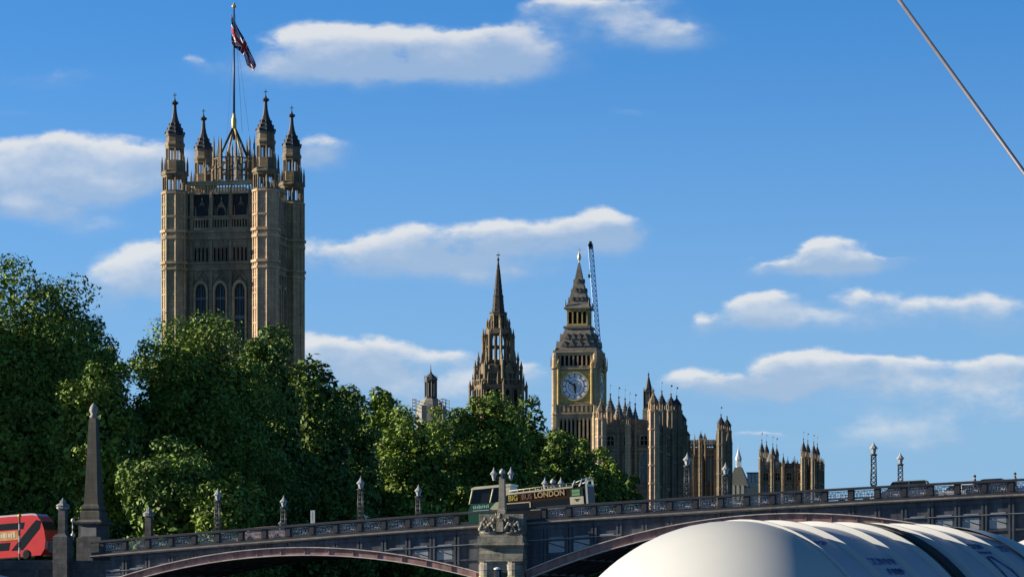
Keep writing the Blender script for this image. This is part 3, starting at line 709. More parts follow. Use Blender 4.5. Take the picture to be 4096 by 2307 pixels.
def vt_turret(cx, cy, rd=2.42):
    m = MB(-GZ)
    m.lathe([(rd, GZ), (rd, zv(770))], cx, cy, 8); octo_ribs(m, cx, cy, rd, GZ, zv(768), .24)
    for k in range(8):
        a = k * math.pi / 4; m.lathe([(.11, GZ), (.11, zv(768))], cx + rd * .93 * math.cos(a), cy + rd * .93 * math.sin(a), 5)
    for q in range(13): m.lathe([(rd + .06, zv(1330 - q * 43)), (rd + .06, zv(1327 - q * 43))], cx, cy, 8)
    for y0, y1, d in ((957, 944, .35), (930, 919, .5), (1080, 1070, .35), (1056, 1046, .5), (870, 862, .25), (1180, 1174, .12), (1240, 1234, .12), (1300, 1294, .12), (1120, 1114, .1), (1000, 996, .1), (820, 815, .12)): m.lathe([(rd + d, zv(y0)), (rd + d, zv(y1))], cx, cy, 8)
    m.lathe([(rd + .3, zv(775)), (rd + .3, zv(767))], cx, cy, 8)
    body = m; m = MB(-GZ)
    lantern_stage(m, cx, cy, rd - .15, zv(767), zv(700), .22)
    m.lathe([(rd + .2, zv(700)), (rd + .35, zv(694)), (rd + .1, zv(684)), (1.9, zv(676)), (1.85, zv(645))], cx, cy, 8)
    for k in range(8):
        a = math.pi / 8 + k * math.pi / 4; m.lathe([(.26, zv(700)), (.24, zv(655)), (.02, zv(622))], cx + (rd + .05) * math.cos(a), cy + (rd + .05) * math.sin(a), 4)
    lantern_stage(m, cx, cy, 1.65, zv(645), zv(585), .17)
    m.lathe([(1.75, zv(590)), (2.0, zv(578)), (1.95, zv(570)), (1.75, zv(565)), (1.72, zv(545)), (1.9, zv(540))], cx, cy, 8)
    o = part('turret', body, stone_lit if (cx > 0 and cy < 0) else stone, vt); part('lantern', m, stone_shade, o)
    m = MB(-GZ)
    m.lathe([(1.95, zv(540)), (1.85, zv(528)), (1.45, zv(510)), (1.0, zv(490)), (.62, zv(468)), (.42, zv(446)), (.33, zv(425)), (.33, zv(415))], cx, cy, 8)
    m.lathe([(.33, zv(415)), (.68, zv(410)), (.72, zv(404)), (.3, zv(400)), (.18, zv(394)), (.03, zv(384))], cx, cy, 8)
    for k in range(8):
        a = math.pi / 8 + k * math.pi / 4
        for f, rr in ((528, 1.9), (512, 1.5), (494, 1.1)): m.ball((cx + rr * math.cos(a), cy + rr * math.sin(a), zv(f)), .16, .16, .3, 5, 4)
    m.tube((cx, cy, zv(390)), (cx, cy, zv(366)), .08, 5); m.box(cx - .35, cx + .35, cy - .05, cy + .05, zv(377), zv(374))
    part('spire', m, slate_dk, o)
for sx in (-1, 1):
    for sy in (-1, 1): vt_turret(sx * HF, sy * HF)
m = MB(-GZ); zr = lambda py: ZZ(py, 571)
for k in range(8):
    a = math.pi / 8 + k * math.pi / 4; x, y = 4.0 * math.cos(a), 4.0 * math.sin(a)
    m.lathe([(.34, zr(730)), (.32, zr(630)), (.22, zr(610)), (.18, zr(575)), (.02, zr(535 + (k % 3) * 12))], x, y, 6)
    a2 = a + math.pi / 4; x2, y2 = 4.0 * math.cos(a2), 4.0 * math.sin(a2)
    for pyy in (690, 640): m.tube((x, y, zr(pyy)), (x2, y2, zr(pyy)), .16, 5)
    for q in (.33, .66): m.tube((x + (x2 - x) * q, y + (y2 - y) * q, zr(730)), (x + (x2 - x) * q, y + (y2 - y) * q, zr(640)), .1, 5)
    m.tube(((x + x2) / 2, (y + y2) / 2, zr(640)), ((x + x2) / 2, (y + y2) / 2, zr(598)), .13, 5, .02)
for k in range(16):
    a = k * math.pi / 8; r_ = 5.6 if k % 2 else 3.1; x, y = r_ * math.cos(a), r_ * math.sin(a)
    m.lathe([(.26, zr(732)), (.24, zr(690 - 50 * (k % 2 == 0))), (.34, zr(688 - 50 * (k % 2 == 0))), (.16, zr(672 - 50 * (k % 2 == 0))), (.02, zr(640 - 60 * (k % 2 == 0)))], x, y, 6)
    m.tube((x, y, zr(700)), (4.0 * math.cos(a + .2), 4.0 * math.sin(a + .2), zr(665)), .14, 5)
part('roof_lantern', m, stone_shade, vt)
fp = thing('flagpole', 'dark blue flagpole braced by four legs on the square tower roof', 'flagpole', (-55.2, 570.9, zr(732)), -TH)
zl = lambda py: zr(py) - zr(732)
m = MB(); m.tube((0, 0, zl(560)), (0, 0, zl(35)), .26, 10, .15); part('pole', m, pole_b, fp)
m = MB(); m.lathe([(.2, zl(530)), (.48, zl(515)), (.5, zl(480)), (.34, zl(468)), (.28, zl(455))], n=10, smooth=True); part('socket', m, gold, fp)
for k in range(4):
    a = math.radians(45 + 90 * k); m = MB(); m.tube((3.4 * math.cos(a), 3.4 * math.sin(a), zl(640)), (.2 * math.cos(a), .2 * math.sin(a), zl(512)), .24, 6); m.tube((3.4 * math.cos(a), 3.4 * math.sin(a), zl(732)), (3.4 * math.cos(a), 3.4 * math.sin(a), zl(640)), .24, 6)
    part('leg', m, gold_st if k % 2 else slate_dk, fp)
m = MB(); m.lathe([(.15, zl(35)), (.42, zl(30)), (.45, zl(24)), (.2, zl(20)), (.25, zl(17)), (.05, zl(12))], n=8); part('finial', m, gold, fp)
m = MB(); m.tube((.3, 0, zl(110)), (3.2, -.5, zl(530)), .025, 4); m.tube((.25, 0, zl(60)), (1.6, .3, zl(530)), .025, 4); m.tube((-.25, 0, zl(200)), (-1.6, .3, zl(560)), .02, 4); part('halyard', m, slate, fp)
# flag: hoisted along the pole, fly end drooping to the right
NU, NV = 72, 36
fl_v = []; fl_f = []; fl_m = []
A0 = at(925, 58, 571); A1 = at(926, 190, 571)
top_c = [(925, 58), (950, 110), (975, 150), (992, 185), (1008, 225), (1025, 262)]
bot_c = [(926, 178), (938, 192), (958, 205), (975, 222), (990, 262), (1015, 286)]
def cr(c, u):
    x = u * (len(c) - 1); i = min(int(x), len(c) - 2); f = x - i
    return (c[i][0] * (1 - f) + c[i + 1][0] * f, c[i][1] * (1 - f) + c[i + 1][1] * f)
for i in range(NU + 1):
    u = i / NU; a = cr(top_c, u); b = cr(bot_c, u)
    for j in range(NV + 1):
        v = j / NV; px = a[0] * (1 - v) + b[0] * v; pyy = a[1] * (1 - v) + b[1] * v
        wob = (.55 * math.sin(u * 9 + v * 5) + .35 * math.sin(u * 17 - v * 8)) * (.2 + u)
        fl_v.append(at(px + wob * 2, pyy, 571 + wob * 1.6) - Vector((at(924, 180, 571))))
def flag_col(u, v):
    x = u * 2 - 1; y = 1 - 2 * v; xs = x * 2         # 2:1
    if abs(xs) < .2 or abs(y) < .2: return 1
    if abs(xs) < .34 or abs(y) < .34: return 2
    for s in (1, -1):
        d = (xs * s * .447 - y * .894)
        if abs(d) < .20:
            return 1 if (0 < d * (1 if xs > 0 else -1) * s < .13) else 2
    return 0
for i in range(NU):
    for j in range(NV):
        a = i * (NV + 1) + j; fl_f.append((a, a + 1, a + NV + 2, a + NV + 1)); fl_m.append(flag_col((i + .5) / NU, (j + .5) / NV))
me = bpy.data.meshes.new('flag'); me.from_pydata([tuple(v) for v in fl_v], [], fl_f)
for mm in (mat('flag_blue', (.02, .03, .14), .8, .1, 2), mat('flag_red', (.60, .035, .05), .8, .1, 2), mat('flag_white', (.95, .93, .93), .8, .1, 2)): me.materials.append(mm)
me.polygons.foreach_set('material_index', fl_m); me.polygons.foreach_set('use_smooth', [True] * len(fl_f))
fo = bpy.data.objects.new('flag', me); COL.objects.link(fo); fo.location = at(924, 180, 571)
sm = fo.modifiers.new('thick', 'SOLIDIFY'); sm.thickness = .05
tag(fo, 'union flag in red, white and blue drooping from the tall flagpole', 'flag')

# ------------------------------------------------------------------ octagonal central tower with spire
YC = 700; zt_ = lambda py: ZZ(py, YC)
ct = thing('spire_tower', 'slender brown octagonal gothic spire ringed with pinnacles above the trees', 'tower', (XX(1993, YC), YC, GZ), -TH)
m = MB(-GZ); m.lathe([(6.1, GZ), (6.1, zt_(1560)), (6.4, zt_(1552)), (6.4, zt_(1542)), (4.5, zt_(1539)), (4.4, zt_(1490)), (4.6, zt_(1487)), (4.6, zt_(1481)), (3.6, zt_(1476)), (3.1, zt_(1455))], n=8); octo_ribs(m, 0, 0, 6.1, GZ, zt_(1540), .35)
part('wall', m, stone_shade, ct)
m = MB(-GZ)
for k in range(8):
    a = k * math.pi / 4 - math.pi / 2; m.M = Matrix.Rotation(a + math.pi / 2, 4, 'Z')
    for s in (-1, 1):
        m.ring_y(arch(1.7, zt_(1640), zt_(1568), zt_(1556), 5, s * 1.15), arch(1.1, zt_(1638), zt_(1570), zt_(1560), 5, s * 1.15), -5.64 - .3, -5.60)
    for q in range(7): m.box(-2.1 + .7 * q - .1, -2.1 + .7 * q + .1, -6.0, -5.7, zt_(1540), zt_(1524))
    m.box(-2.4, 2.4, -6.0, -5.7, zt_(1526), zt_(1521))
    m.prism_y([(-1.7, zt_(1498)), (1.7, zt_(1498)), (0, zt_(1452))], -4.7, -4.1); m.prism_y([(-1.25, zt_(1338)), (1.25, zt_(1338)), (0, zt_(1312))], -3.1, -2.7)
    for s in (-1, 1): m.lathe([(.26, zt_(1540)), (.24, zt_(1490)), (.03, zt_(1462))], s * .95, -4.75, 5); m.lathe([(.26, zt_(1545)), (.22, zt_(1515)), (.03, zt_(1492))], s * 1.2, -6.1, 5)
    m.lathe([(.3, zt_(1480)), (.28, zt_(1400)), (.2, zt_(1385)), (.03, zt_(1350))], 0, -3.5, 6)
m.M = Matrix.Identity(4); part('gallery', m, stone_shade, ct)
m = MB(-GZ)
for k in range(8):
    m.M = Matrix.Rotation(k * math.pi / 4, 4, 'Z')
    for s in (-1, 1): m.prism_y(arch(1.1, zt_(1638), zt_(1570), zt_(1560), 5, s * 1.15), -5.66, -5.6)
m.M = Matrix.Identity(4); part('window', m, hollow, ct)
m = MB(-GZ); lantern_stage(m, 0, 0, 3.0, zt_(1455), zt_(1320), .36, sub=True)
m.lathe([(3.3, zt_(1392)), (3.3, zt_(1385))], n=8)
for k in range(8):
    a = math.pi / 8 + k * math.pi / 4
    for r, z0, z1, zt2, w in ((3.75, 1500, 1350, 1312, .36), (4.9, 1540, 1440, 1405, .34), (5.7, 1560, 1472, 1440, .40), (7.0, 1640, 1548, 1520, .34), (2.75, 1340, 1295, 1272, .28)):
        m.lathe([(w, zt_(z0)), (w, zt_(z1)), (w * 1.3, zt_(z1) + .1), (w * .6, zt_((z1 + zt2) / 2)), (.03, zt_(zt2))], r * math.cos(a), r * math.sin(a), 6)
    c, s = math.cos(a), math.sin(a)
    m.tube((5.6 * c, 5.6 * s, zt_(1500)), (3.2 * c, 3.2 * s, zt_(1420)), .26, 5); m.tube((7.0 * c, 7.0 * s, zt_(1570)), (5.7 * c, 5.7 * s, zt_(1520)), .26, 5)
    m.tube((3.75 * c, 3.75 * s, zt_(1400)), (2.2 * c, 2.2 * s, zt_(1340)), .2, 5)
part('lantern', m, stone_shade, ct)
m = MB(-GZ); lantern_stage(m, 0, 0, 1.85, zt_(1320), zt_(1255), .32); m.lathe([(1.2, zt_(1320)), (1.2, zt_(1255))], n=8); part('upper_lantern', m, stone_shade, ct)
m = MB(-GZ); m.lathe([(2.2, zt_(1258)), (2.2, zt_(1250)), (1.55, zt_(1246)), (1.25, zt_(1190)), (1.32, zt_(1188)), (1.32, zt_(1182)), (1.1, zt_(1180)), (.62, zt_(1100)), (.15, zt_(1045)), (.3, zt_(1042)), (.3, zt_(1036)), (.08, zt_(1030)), (.02, zt_(1007))], n=8)
for k in range(8):
    a = math.pi / 8 + k * math.pi / 4
    for q in range(10):
        f = q / 10; r = 1.5 * (1 - f) + .15 * f; m.ball((r * math.cos(a), r * math.sin(a), zt_(1240 - 195 * f)), .1, .1, .22, 5, 4)
m.box(-.45, .45, -.05, .05, zt_(1022), zt_(1018)); part('spire', m, mat('dark_spire_stone', (.07, .06, .05), .85, .35, .8), ct)
# small lead-capped turret left of it
YL = 720; zl_ = lambda py: ZZ(py, YL)
lt = thing('ventilation_turret', 'small dark lead turret with pointed cap on a pale base behind the trees', 'turret', (XX(1723, YL), YL, GZ), -TH)
m = MB(-GZ); m.lathe([(3.7, GZ), (3.7, zl_(1625)), (3.2, zl_(1622)), (2.5, zl_(1602)), (1.9, zl_(1594))], n=8); part('base', m, mat('pale_lead_base', (.26, .25, .22), .8, .3, .7), lt)
m = MB(-GZ); lantern_stage(m, 0, 0, 1.45, zl_(1594), zl_(1518), .17); m.lathe([(.9, zl_(1594)), (.9, zl_(1518))], n=8); part('lantern', m, slate_dk, lt)
m = MB(-GZ)
m.lathe([(1.75, zl_(1520)), (1.6, zl_(1512)), (1.1, zl_(1503)), (.45, zl_(1494)), (.25, zl_(1488)), (.12, zl_(1478)), (.03, zl_(1455))], n=8)
for k in range(8): a = math.pi / 8 + k * math.pi / 4; m.lathe([(.16, zl_(1520)), (.02, zl_(1500))], 1.6 * math.cos(a), 1.6 * math.sin(a), 4)
part('cap', m, slate, lt)
m = MB(-GZ)
for s in (-1, 1):
    for sy in (-3.6, 0, 3.6): m.tube((s * 3.9, sy, GZ), (s * 3.9, sy, zl_(1596)), .09, 5); m.tube((s * 2.9, sy, GZ), (s * 2.9, sy, zl_(1600)), .08, 5)
    for pyy in (1600, 1612, 1625, 1640): m.tube((s * 3.9, -3.6, zl_(pyy)), (s * 3.9, 3.6, zl_(pyy)), .08, 5); m.tube((s * 2.8, -3.6, zl_(pyy)), (s * 4.2, -3.6, zl_(pyy)), .08, 5)
part('scaffold', m, mat('scaffold_tube', (.3, .3, .3), .5, .2, 2), lt)

# ------------------------------------------------------------------ clock tower
YE = 800; ze = lambda py: ZZ(py, YE)
et = thing('clock_tower', 'golden stone clock tower with round white dial and tall pointed iron roof', 'clock tower', (XX(2317, YE + 6.5), YE + 6.5, GZ), -TH)
m = MB(-GZ); m.box(-5.7, 5.7, -5.7, 5.7, GZ, ze(1650)); m.box(-6.1, 6.1, -6.1, 6.1, ze(1650), ze(1475)); part('wall', m, stone, et)
m = MB(-GZ); mo2 = MB(-GZ)
for k in range(4):
    mg = MB(-GZ)
    for x_ in (m, mg, mo2): x_.M = RZ(90 * k)
    for q in range(9):
        x = -4.6 + 1.15 * q; m.box(x - .24, x + .24, -6.25, -5.69, GZ, ze(1672))
        if q < 8: mo2.box(x + .28, x + .87, -5.75, -5.69, GZ, ze(1680))
    m.box(-5.9, 5.9, -6.2, -5.69, ze(1672), ze(1652)); m.box(-6.5, 6.5, -6.6, -6.09, ze(1655), ze(1648))
    for q in range(8): x = -4.4 + 1.26 * q; m.box(x - .3, x + .3, -6.55, -6.09, ze(1646), ze(1622))
    m.box(-6.4, 6.4, -6.6, -6.09, ze(1622), ze(1616)); m.box(-6.6, 6.6, -6.75, -6.09, ze(1476), ze(1470))
    # gilded dial frame
    mg.box(-4.55, 4.55, -6.32, -6.09, ze(1612), ze(1482))
    mg.box(-4.4, 4.4, -6.45, -6.31, ze(1612), ze(1606)); mg.box(-4.4, 4.4, -6.45, -6.31, ze(1490), ze(1482))
    for s in (-1, 1):
        mz = MB(-GZ); mz.M = RZ(90 * k); mz.lathe([(.42, ze(1616)), (.42, ze(1462)), (.55, ze(1458)), (.3, ze(1450)), (.02, ze(1432))], s * 4.75, -6.5, 8); part('pilaster', mz, gold_st, et)
    part('dial_surround', mg, gold_st, et)
    # belfry arcade
    for q in range(8): x = -4.3 + 1.23 * q; m.box(x - .2, x + .2, -6.0, -5.5, ze(1462), ze(1418))
    for q in range(7): mo2.prism_y(arch(.83, ze(1461), ze(1428), ze(1420), 4, -4.3 + 1.23 * q + .615), -5.56, -5.45)
    m.box(-5.6, 5.6, -6.05, -5.45, ze(1420), ze(1404)); m.box(-5.6, 5.6, -6.1, -5.45, ze(1470), ze(1461)); m.box(-6.1, 6.1, -6.35, -5.45, ze(1408), ze(1402))
for x_ in (m, mo2): x_.M = Matrix.Identity(4)
m.box(-5.44, 5.44, -5.44, 5.44, ze(1475), ze(1403))
for sx in (-1, 1):
    for sy in (-1, 1):
        m.lathe([(1.15, GZ), (1.15, ze(1660)), (1.3, ze(1655)), (1.05, ze(1645)), (1.05, ze(1476)), (1.25, ze(1470)), (.95, ze(1462)), (.9, ze(1420)), (.5, ze(1405)), (.04, ze(1385 + 20 * (sx > 0)))], sx * 5.75, sy * 5.75, 8)
        for a in range(0, 360, 90): m.lathe([(.2, ze(1470)), (.2, ze(1440)), (.02, ze(1415))], sx * 5.75 + 1.2 * math.cos(math.radians(a)), sy * 5.75 + 1.2 * math.sin(math.radians(a)), 4)
part('masonry_ribs', m, stone, et); part('belfry_opening', mo2, hollow, et)
RD = 3.72; ZD = ze(1544)
for k in (0, 1):
    M0 = RZ(90 * k) @ TR(-.12, -6.33, ZD) @ Matrix.Rotation(math.pi / 2, 4, 'X')      # local z -> -y
    def disc(m, r0, r1, z0, z1, n=48):
        vs = []; fs = []
        for i in range(n):
            a = 2 * math.pi * i / n
            for r, z in ((r0, z0), (r1, z0), (r1, z1), (r0, z1)): vs.append((r * math.cos(a), r * math.sin(a), z))
        for i in range(n):
            a = 4 * i; b = 4 * ((i + 1) % n)
            for q in range(4): fs.append((a + q, b + q, b + (q + 1) % 4, a + (q + 1) % 4))
        m.add(vs, fs)
    m = MB(-GZ); m.M = M0; m.lathe([(RD, 0), (RD, .06)], n=48); dial = part('clock_dial', m, white_d, et)
    m = MB(-GZ); m.M = M0; disc(m, RD, RD + .32, 0, .3); part('dial_rim', m, gold, dial)
    m = MB(-GZ); m.M = M0
    for r in (3.55, 2.55, 1.75): disc(m, r - .05, r + .05, .06, .10)
    for h in range(12):
        m.M = M0 @ Matrix.Rotation(h * math.pi / 6, 4, 'Z'); m.box(-.13, .13, 2.6, 3.45, .06, .11)
        m.box(-.04, .04, .6, 1.75, .06, .09)
    part('hour_mark', m, mat('dial_iron', (.03, .045, .11), .5, .1, 3), dial)
    for nm, ang, L, w in (('hour_hand', -175, 2.1, .27), ('minute_hand', 51, 3.2, .17)):
        m = MB(-GZ); m.M = M0 @ Matrix.Rotation(math.radians(ang), 4, 'Z') @ TR(0, 0, .16 if nm == 'hour_hand' else .24)
        m.add([(-w, -.7, 0), (w, -.7, 0), (w * 1.1, L * .55, 0), (w * .4, L, 0), (-w * .4, L, 0), (-w * 1.1, L * .55, 0)] + [(-w, -.7, .06), (w, -.7, .06), (w * 1.1, L * .55, .06), (w * .4, L, .06), (-w * .4, L, .06), (-w * 1.1, L * .55, .06)],
              [(5, 4, 3, 2, 1, 0), (6, 7, 8, 9, 10, 11)] + [(i, (i + 1) % 6, 6 + (i + 1) % 6, 6 + i) for i in range(6)])
        m.lathe([(.35, 0), (.35, .07)], n=12)
        part(nm, m, black, dial)
q2 = math.sqrt(2)
m = MB(-GZ); m.lathe([(6.0 * q2, ze(1402)), (5.75 * q2, ze(1392)), (5.0 * q2, ze(1370)), (4.2 * q2, ze(1340)), (3.5 * q2, ze(1312)), (3.35 * q2, ze(1305))], n=4, rot=math.pi / 4)
for k in range(4):
    m.M = RZ(90 * k)
    for zz0, hw_, off, nd in ((1382, 4.3, 5.35, 4), (1352, 3.4, 4.45, 4)):
        for q in range(nd):
            x = -hw_ + 2 * hw_ * (q + .5) / nd; w = hw_ / nd * .82
            m.prism_y([(x - w, ze(zz0)), (x + w, ze(zz0)), (x, ze(zz0 - 22))], -off - .55, -off + 1.3)
            m.ball((x, -off - .4, ze(zz0 - 24)), .13)
    m.box(-6.1, 6.1, -6.3, -5.6, ze(1403), ze(1398)); m.box(-3.75, 3.75, -3.85, -3.2, ze(1308), ze(1299))
m.M = Matrix.Identity(4); part('lower_roof', m, iron_lt, et)
m = MB(-GZ); mo2 = MB(-GZ)
for k in range(4):
    m.M = RZ(90 * k); mo2.M = RZ(90 * k)
    for q in range(5): x = -2.7 + 1.35 * q; m.box(x - .2, x + .2, -3.0, -2.55, ze(1299), ze(1228))
    m.box(-2.9, 2.9, -3.0, -2.5, ze(1240), ze(1228)); m.box(-2.9, 2.9, -3.05, -2.5, ze(1299), ze(1289))
    for q in range(4): mo2.prism_y(arch(.95, ze(1289), ze(1250), ze(1240), 4, -2.7 + 1.35 * (q + .5)), -2.52, -2.4)
m.M = mo2.M = Matrix.Identity(4); m.box(-2.4, 2.4, -2.4, 2.4, ze(1300), ze(1228)); part('lantern', m, gold_st, et); part('lantern_opening', mo2, hollow, et)
m = MB(-GZ); m.lathe([(3.7 * q2, ze(1230)), (3.7 * q2, ze(1224)), (3.0 * q2, ze(1214)), (2.3 * q2, ze(1180)), (1.65 * q2, ze(1145)), (1.05 * q2, ze(1105)), (.5 * q2, ze(1060)), (.2 * q2, ze(1040))], n=4, rot=math.pi / 4)
for k in range(4):
    m.M = RZ(90 * k)
    for zz0, off, nd, sp in ((1196, 2.6, 3, 1.35), (1160, 1.95, 2, 1.1), (1122, 1.35, 1, 1)):
        for q in range(nd):
            x = (q - (nd - 1) / 2) * sp; m.prism_y([(x - .42, ze(zz0)), (x + .42, ze(zz0)), (x, ze(zz0 - 16))], -off - .3, -off + .6)
m.M = Matrix.Identity(4)
for sx in (-1, 1):
    for sy in (-1, 1):
        m.lathe([(.22, ze(1228)), (.2, ze(1205)), (.02, ze(1190))], sx * 3.3, sy * 3.3, 5)
        for q in range(9):
            f = q / 9; r = 3.0 * (1 - f) ** 1.25; m.ball((sx * r, sy * r, ze(1216 - 165 * f)), .14, .14, .25, 5, 4)
part('spire', m, iron_lt, et)
m = MB(-GZ); m.lathe([(.28, ze(1042)), (.12, ze(1036)), (.2, ze(1032)), (.55, ze(1024)), (.6, ze(1016)), (.35, ze(1006)), (.12, ze(998)), (.05, ze(978))], n=10, smooth=True); m.box(-.45, .45, -.05, .05, ze(990), ze(987)); part('finial', m, mat('bright_gilt', (.85, .74, .5), .3, .1, 2, metal=.4), et)

# ------------------------------------------------------------------ crane behind the clock tower
YK = 860
cr_o = thing('tower_crane', 'blue grey lattice crane jib leaning up behind the pointed clock tower roof', 'crane', (XX(2405, YK), YK, GZ), 0)
org = Vector((XX(2405, YK), YK, GZ))
def lattice(m, a, b, w, n, r):
    d = (b - a).normalized(); sx = d.cross(Vector((0, 1, 0))).normalized() * w / 2; sy = d.cross(sx).normalized() * w / 2
    cs = [sx + sy, -sx + sy, -sx - sy, sx - sy]
    for c in cs: m.tube(a + c, b + c, r, 5)
    for i in range(n):
        p, q = a + (b - a) * (i / n), a + (b - a) * ((i + 1) / n)
        for k in range(4):
            c0, c1 = cs[k], cs[(k + 1) % 4]
            m.tube(p + c0, q + c1, r * .6, 4); m.tube(p + c0, p + c1, r * .6, 4)
            m.tube(p + c1, q + c0, r * .45, 4)
J0, J1 = at(2403, 1500, YK) - org, at(2362, 985, YK) - org
m = MB(); lattice(m, J0, J1, 1.35, 26, .11); part('jib', m, steel_b, cr_o)
m = MB(); lattice(m, Vector((-.6, 0, 0)), J0 + Vector((-.6, 0, 0)), 1.6, 34, .16); part('mast', m, steel_b, cr_o)
m = MB(); m.lathe([(.9, -.4), (.9, .4)], n=14); m.v = [(J1.x + z, J1.y + y, J1.z + x + .6) for x, y, z in m.v]; m.box(J1.x - .7, J1.x + .7, -.5, .5, J1.z - .8, J1.z + .7); part('jib_head', m, black, cr_o)
m = MB(); m.tube(J1 + Vector((-.2, 0, 0)), J1 + Vector((-.2, 0, -8.6)), .05, 4); m.box(J1.x - .7, J1.x + .3, -.3, .3, J1.z - 9.4, J1.z - 8.4); part('hook_block', m, black, cr_o)

# ------------------------------------------------------------------ palace river pavilions
def gothic_wall(parent, u0, u1, depth, z_top, z_str, wall_m, px_per=None, bays_n=4, v0=0.0, win=True, low=None):
    """block in parent space: front from u0 to u1 at v=v0, going back depth"""
    m = MB(-GZ); m.box(u0, u1, v0, v0 + depth, GZ, z_top - .9); part('wall', m, wall_m, parent)
    m = MB(-GZ)
    for z, d in ((z_top - 1.3, .3), (z_str, .35), (z_str - 6.6, .3)): m.box(u0 - .1, u1 + d, v0 - d, v0 + depth, z - .25, z + .2)
    L = u1 - u0; nb = bays_n
    for q in range(nb * 4 + 1):
        x = u0 + L * q / (nb * 4); m.box(x - .09, x + .09, v0 - .12, v0 + .1, z_top - 1.05, z_top - .1 + (.25 if q % 2 else 0))
    m.box(u0, u1, v0 - .1, v0 + .1, z_top - .5, z_top - .25); m.box(u0, u1 + .1, v0 - .12, v0 + .15, z_top - 1.1, z_top - .9)
    nd = max(2, int(depth / 2.6))
    for q in range(nd * 4 + 1):
        y = v0 + depth * q / (nd * 4); m.box(u1 - .1, u1 + .12, y - .09, y + .09, z_top - 1.05, z_top - .1 + (.25 if q % 2 else 0))
    for q in range(nd + 1):
        y = v0 + depth * q / nd; m.box(u1 - .05, u1 + .3, y - .18, y + .18, GZ, z_top - 1.1)
    m.box(u1 - .1, u1 + .1, v0, v0 + depth, z_top - .5, z_top - .25)
    for q in range(nb + 1):
        x = u0 + L * q / nb; m.lathe([(.24, GZ), (.24, z_top + .2), (.34, z_top + .3), (.2, z_top + .6), (.03, z_top + 2.2)], x, v0 - .3, 6)
    for q in range(nd + 1):
        y = v0 + depth * q / nd; m.lathe([(.22, z_top - 8), (.22, z_top + .2), (.32, z_top + .3), (.18, z_top + .6), (.03, z_top + 2.0)], u1 + .15, y, 6)
    for q in range(nb * 2):
        x = u0 + L * (q + .5) / (nb * 2); m.lathe([(.12, z_top - .4), (.12, z_top + .3), (.02, z_top + 1.0)], x, v0, 5)
    part('parapet', m, wall_m, parent)
    if not win: return
    for q in range(nb):
        cx = u0 + L * (q + .5) / nb; w = min(1.7, L / nb * .62)
        for za, zb in ((z_str - .6, z_str - 6.0), (z_top - 1.9, z_str + .6)):
            if za - zb < 1: continue
            m = MB(-GZ); A = arch(w, zb, za - .7, za, 4, cx); B = arch(w * .74, zb + .1, za - .75, za - .2, 4, cx); m.ring_y(A, B, v0 - .22, v0 + .01); wo = part('window', m, stone, parent)
            m = MB(-GZ); m.prism_y(B, v0 - .04, v0 + .01); part('pane', m, glassg if zb < z_str else hollow, wo)
            m = MB(-GZ); m.box(cx - .06, cx + .06, v0 - .14, v0 - .03, zb, za - .3); m.box(cx - w * .37, cx + w * .37, v0 - .13, v0 - .03, (za + zb) / 2 - .06, (za + zb) / 2 + .06); part('mullion', m, stone, wo)
    for q in range(nd):
        cy = v0 + depth * (q + .5) / nd
        m = MB(-GZ); m.M = TR(u1, cy) @ RZ(90)
        A = arch(1.3, z_str - 6.0, z_str - 1.3, z_str - .6, 4); B = arch(.95, z_str - 5.9, z_str - 1.35, z_str - .8, 4); m.ring_y(A, B, -.2, .01); wo = part('window', m, stone_dk, parent)
        m = MB(-GZ); m.M = TR(u1, cy) @ RZ(90); m.prism_y(B, -.04, .01); part('pane', m, glass, wo)
def turret(parent, u, v, r, z_body, z_tip, st, capm, vane_h=2.2, ang=.3, z0=GZ, waist=True, z_str=None):
    m = MB(-GZ); m.lathe([(r, z0), (r, z_body)], u, v, 8); octo_ribs(m, u, v, r, z0, z_body, r * .13)
    z = z_body
    while z > z0 + 3.2:
        m.lathe([(r * 1.16, z - .3), (r * 1.16, z)], u, v, 8); z -= 3.3
    o = part('turret', m, st, parent)
    h = z_tip - z_body
    if waist:
        m = MB(-GZ); lantern_stage(m, u, v, r * .82, z_body, z_body + h * .34, r * .15, sub=False); m.lathe([(r * .45, z_body), (r * .45, z_body + h * .34)], u, v, 8); part('lantern', m, st, o); zb = z_body + h * .34
    else: zb = z_body
    m = MB(-GZ); spirelet(m, u, v, r, zb, z_tip, True); part('spire', m, capm, o)
    if vane_h:
        m = MB(-GZ); vane(m, u, v, z_tip - .3, z_tip + vane_h * .75, .8, ang); part('weathervane', m, slate_dk, o)
def local(px, Y, o):       # where a photo column at depth Y falls in a thing's own u,v
    d = Vector((XX(px, Y) - o.location.x, Y - o.location.y, 0)); d.rotate(Matrix.Rotation(TH, 3, 'Z')); return d.x, d.y
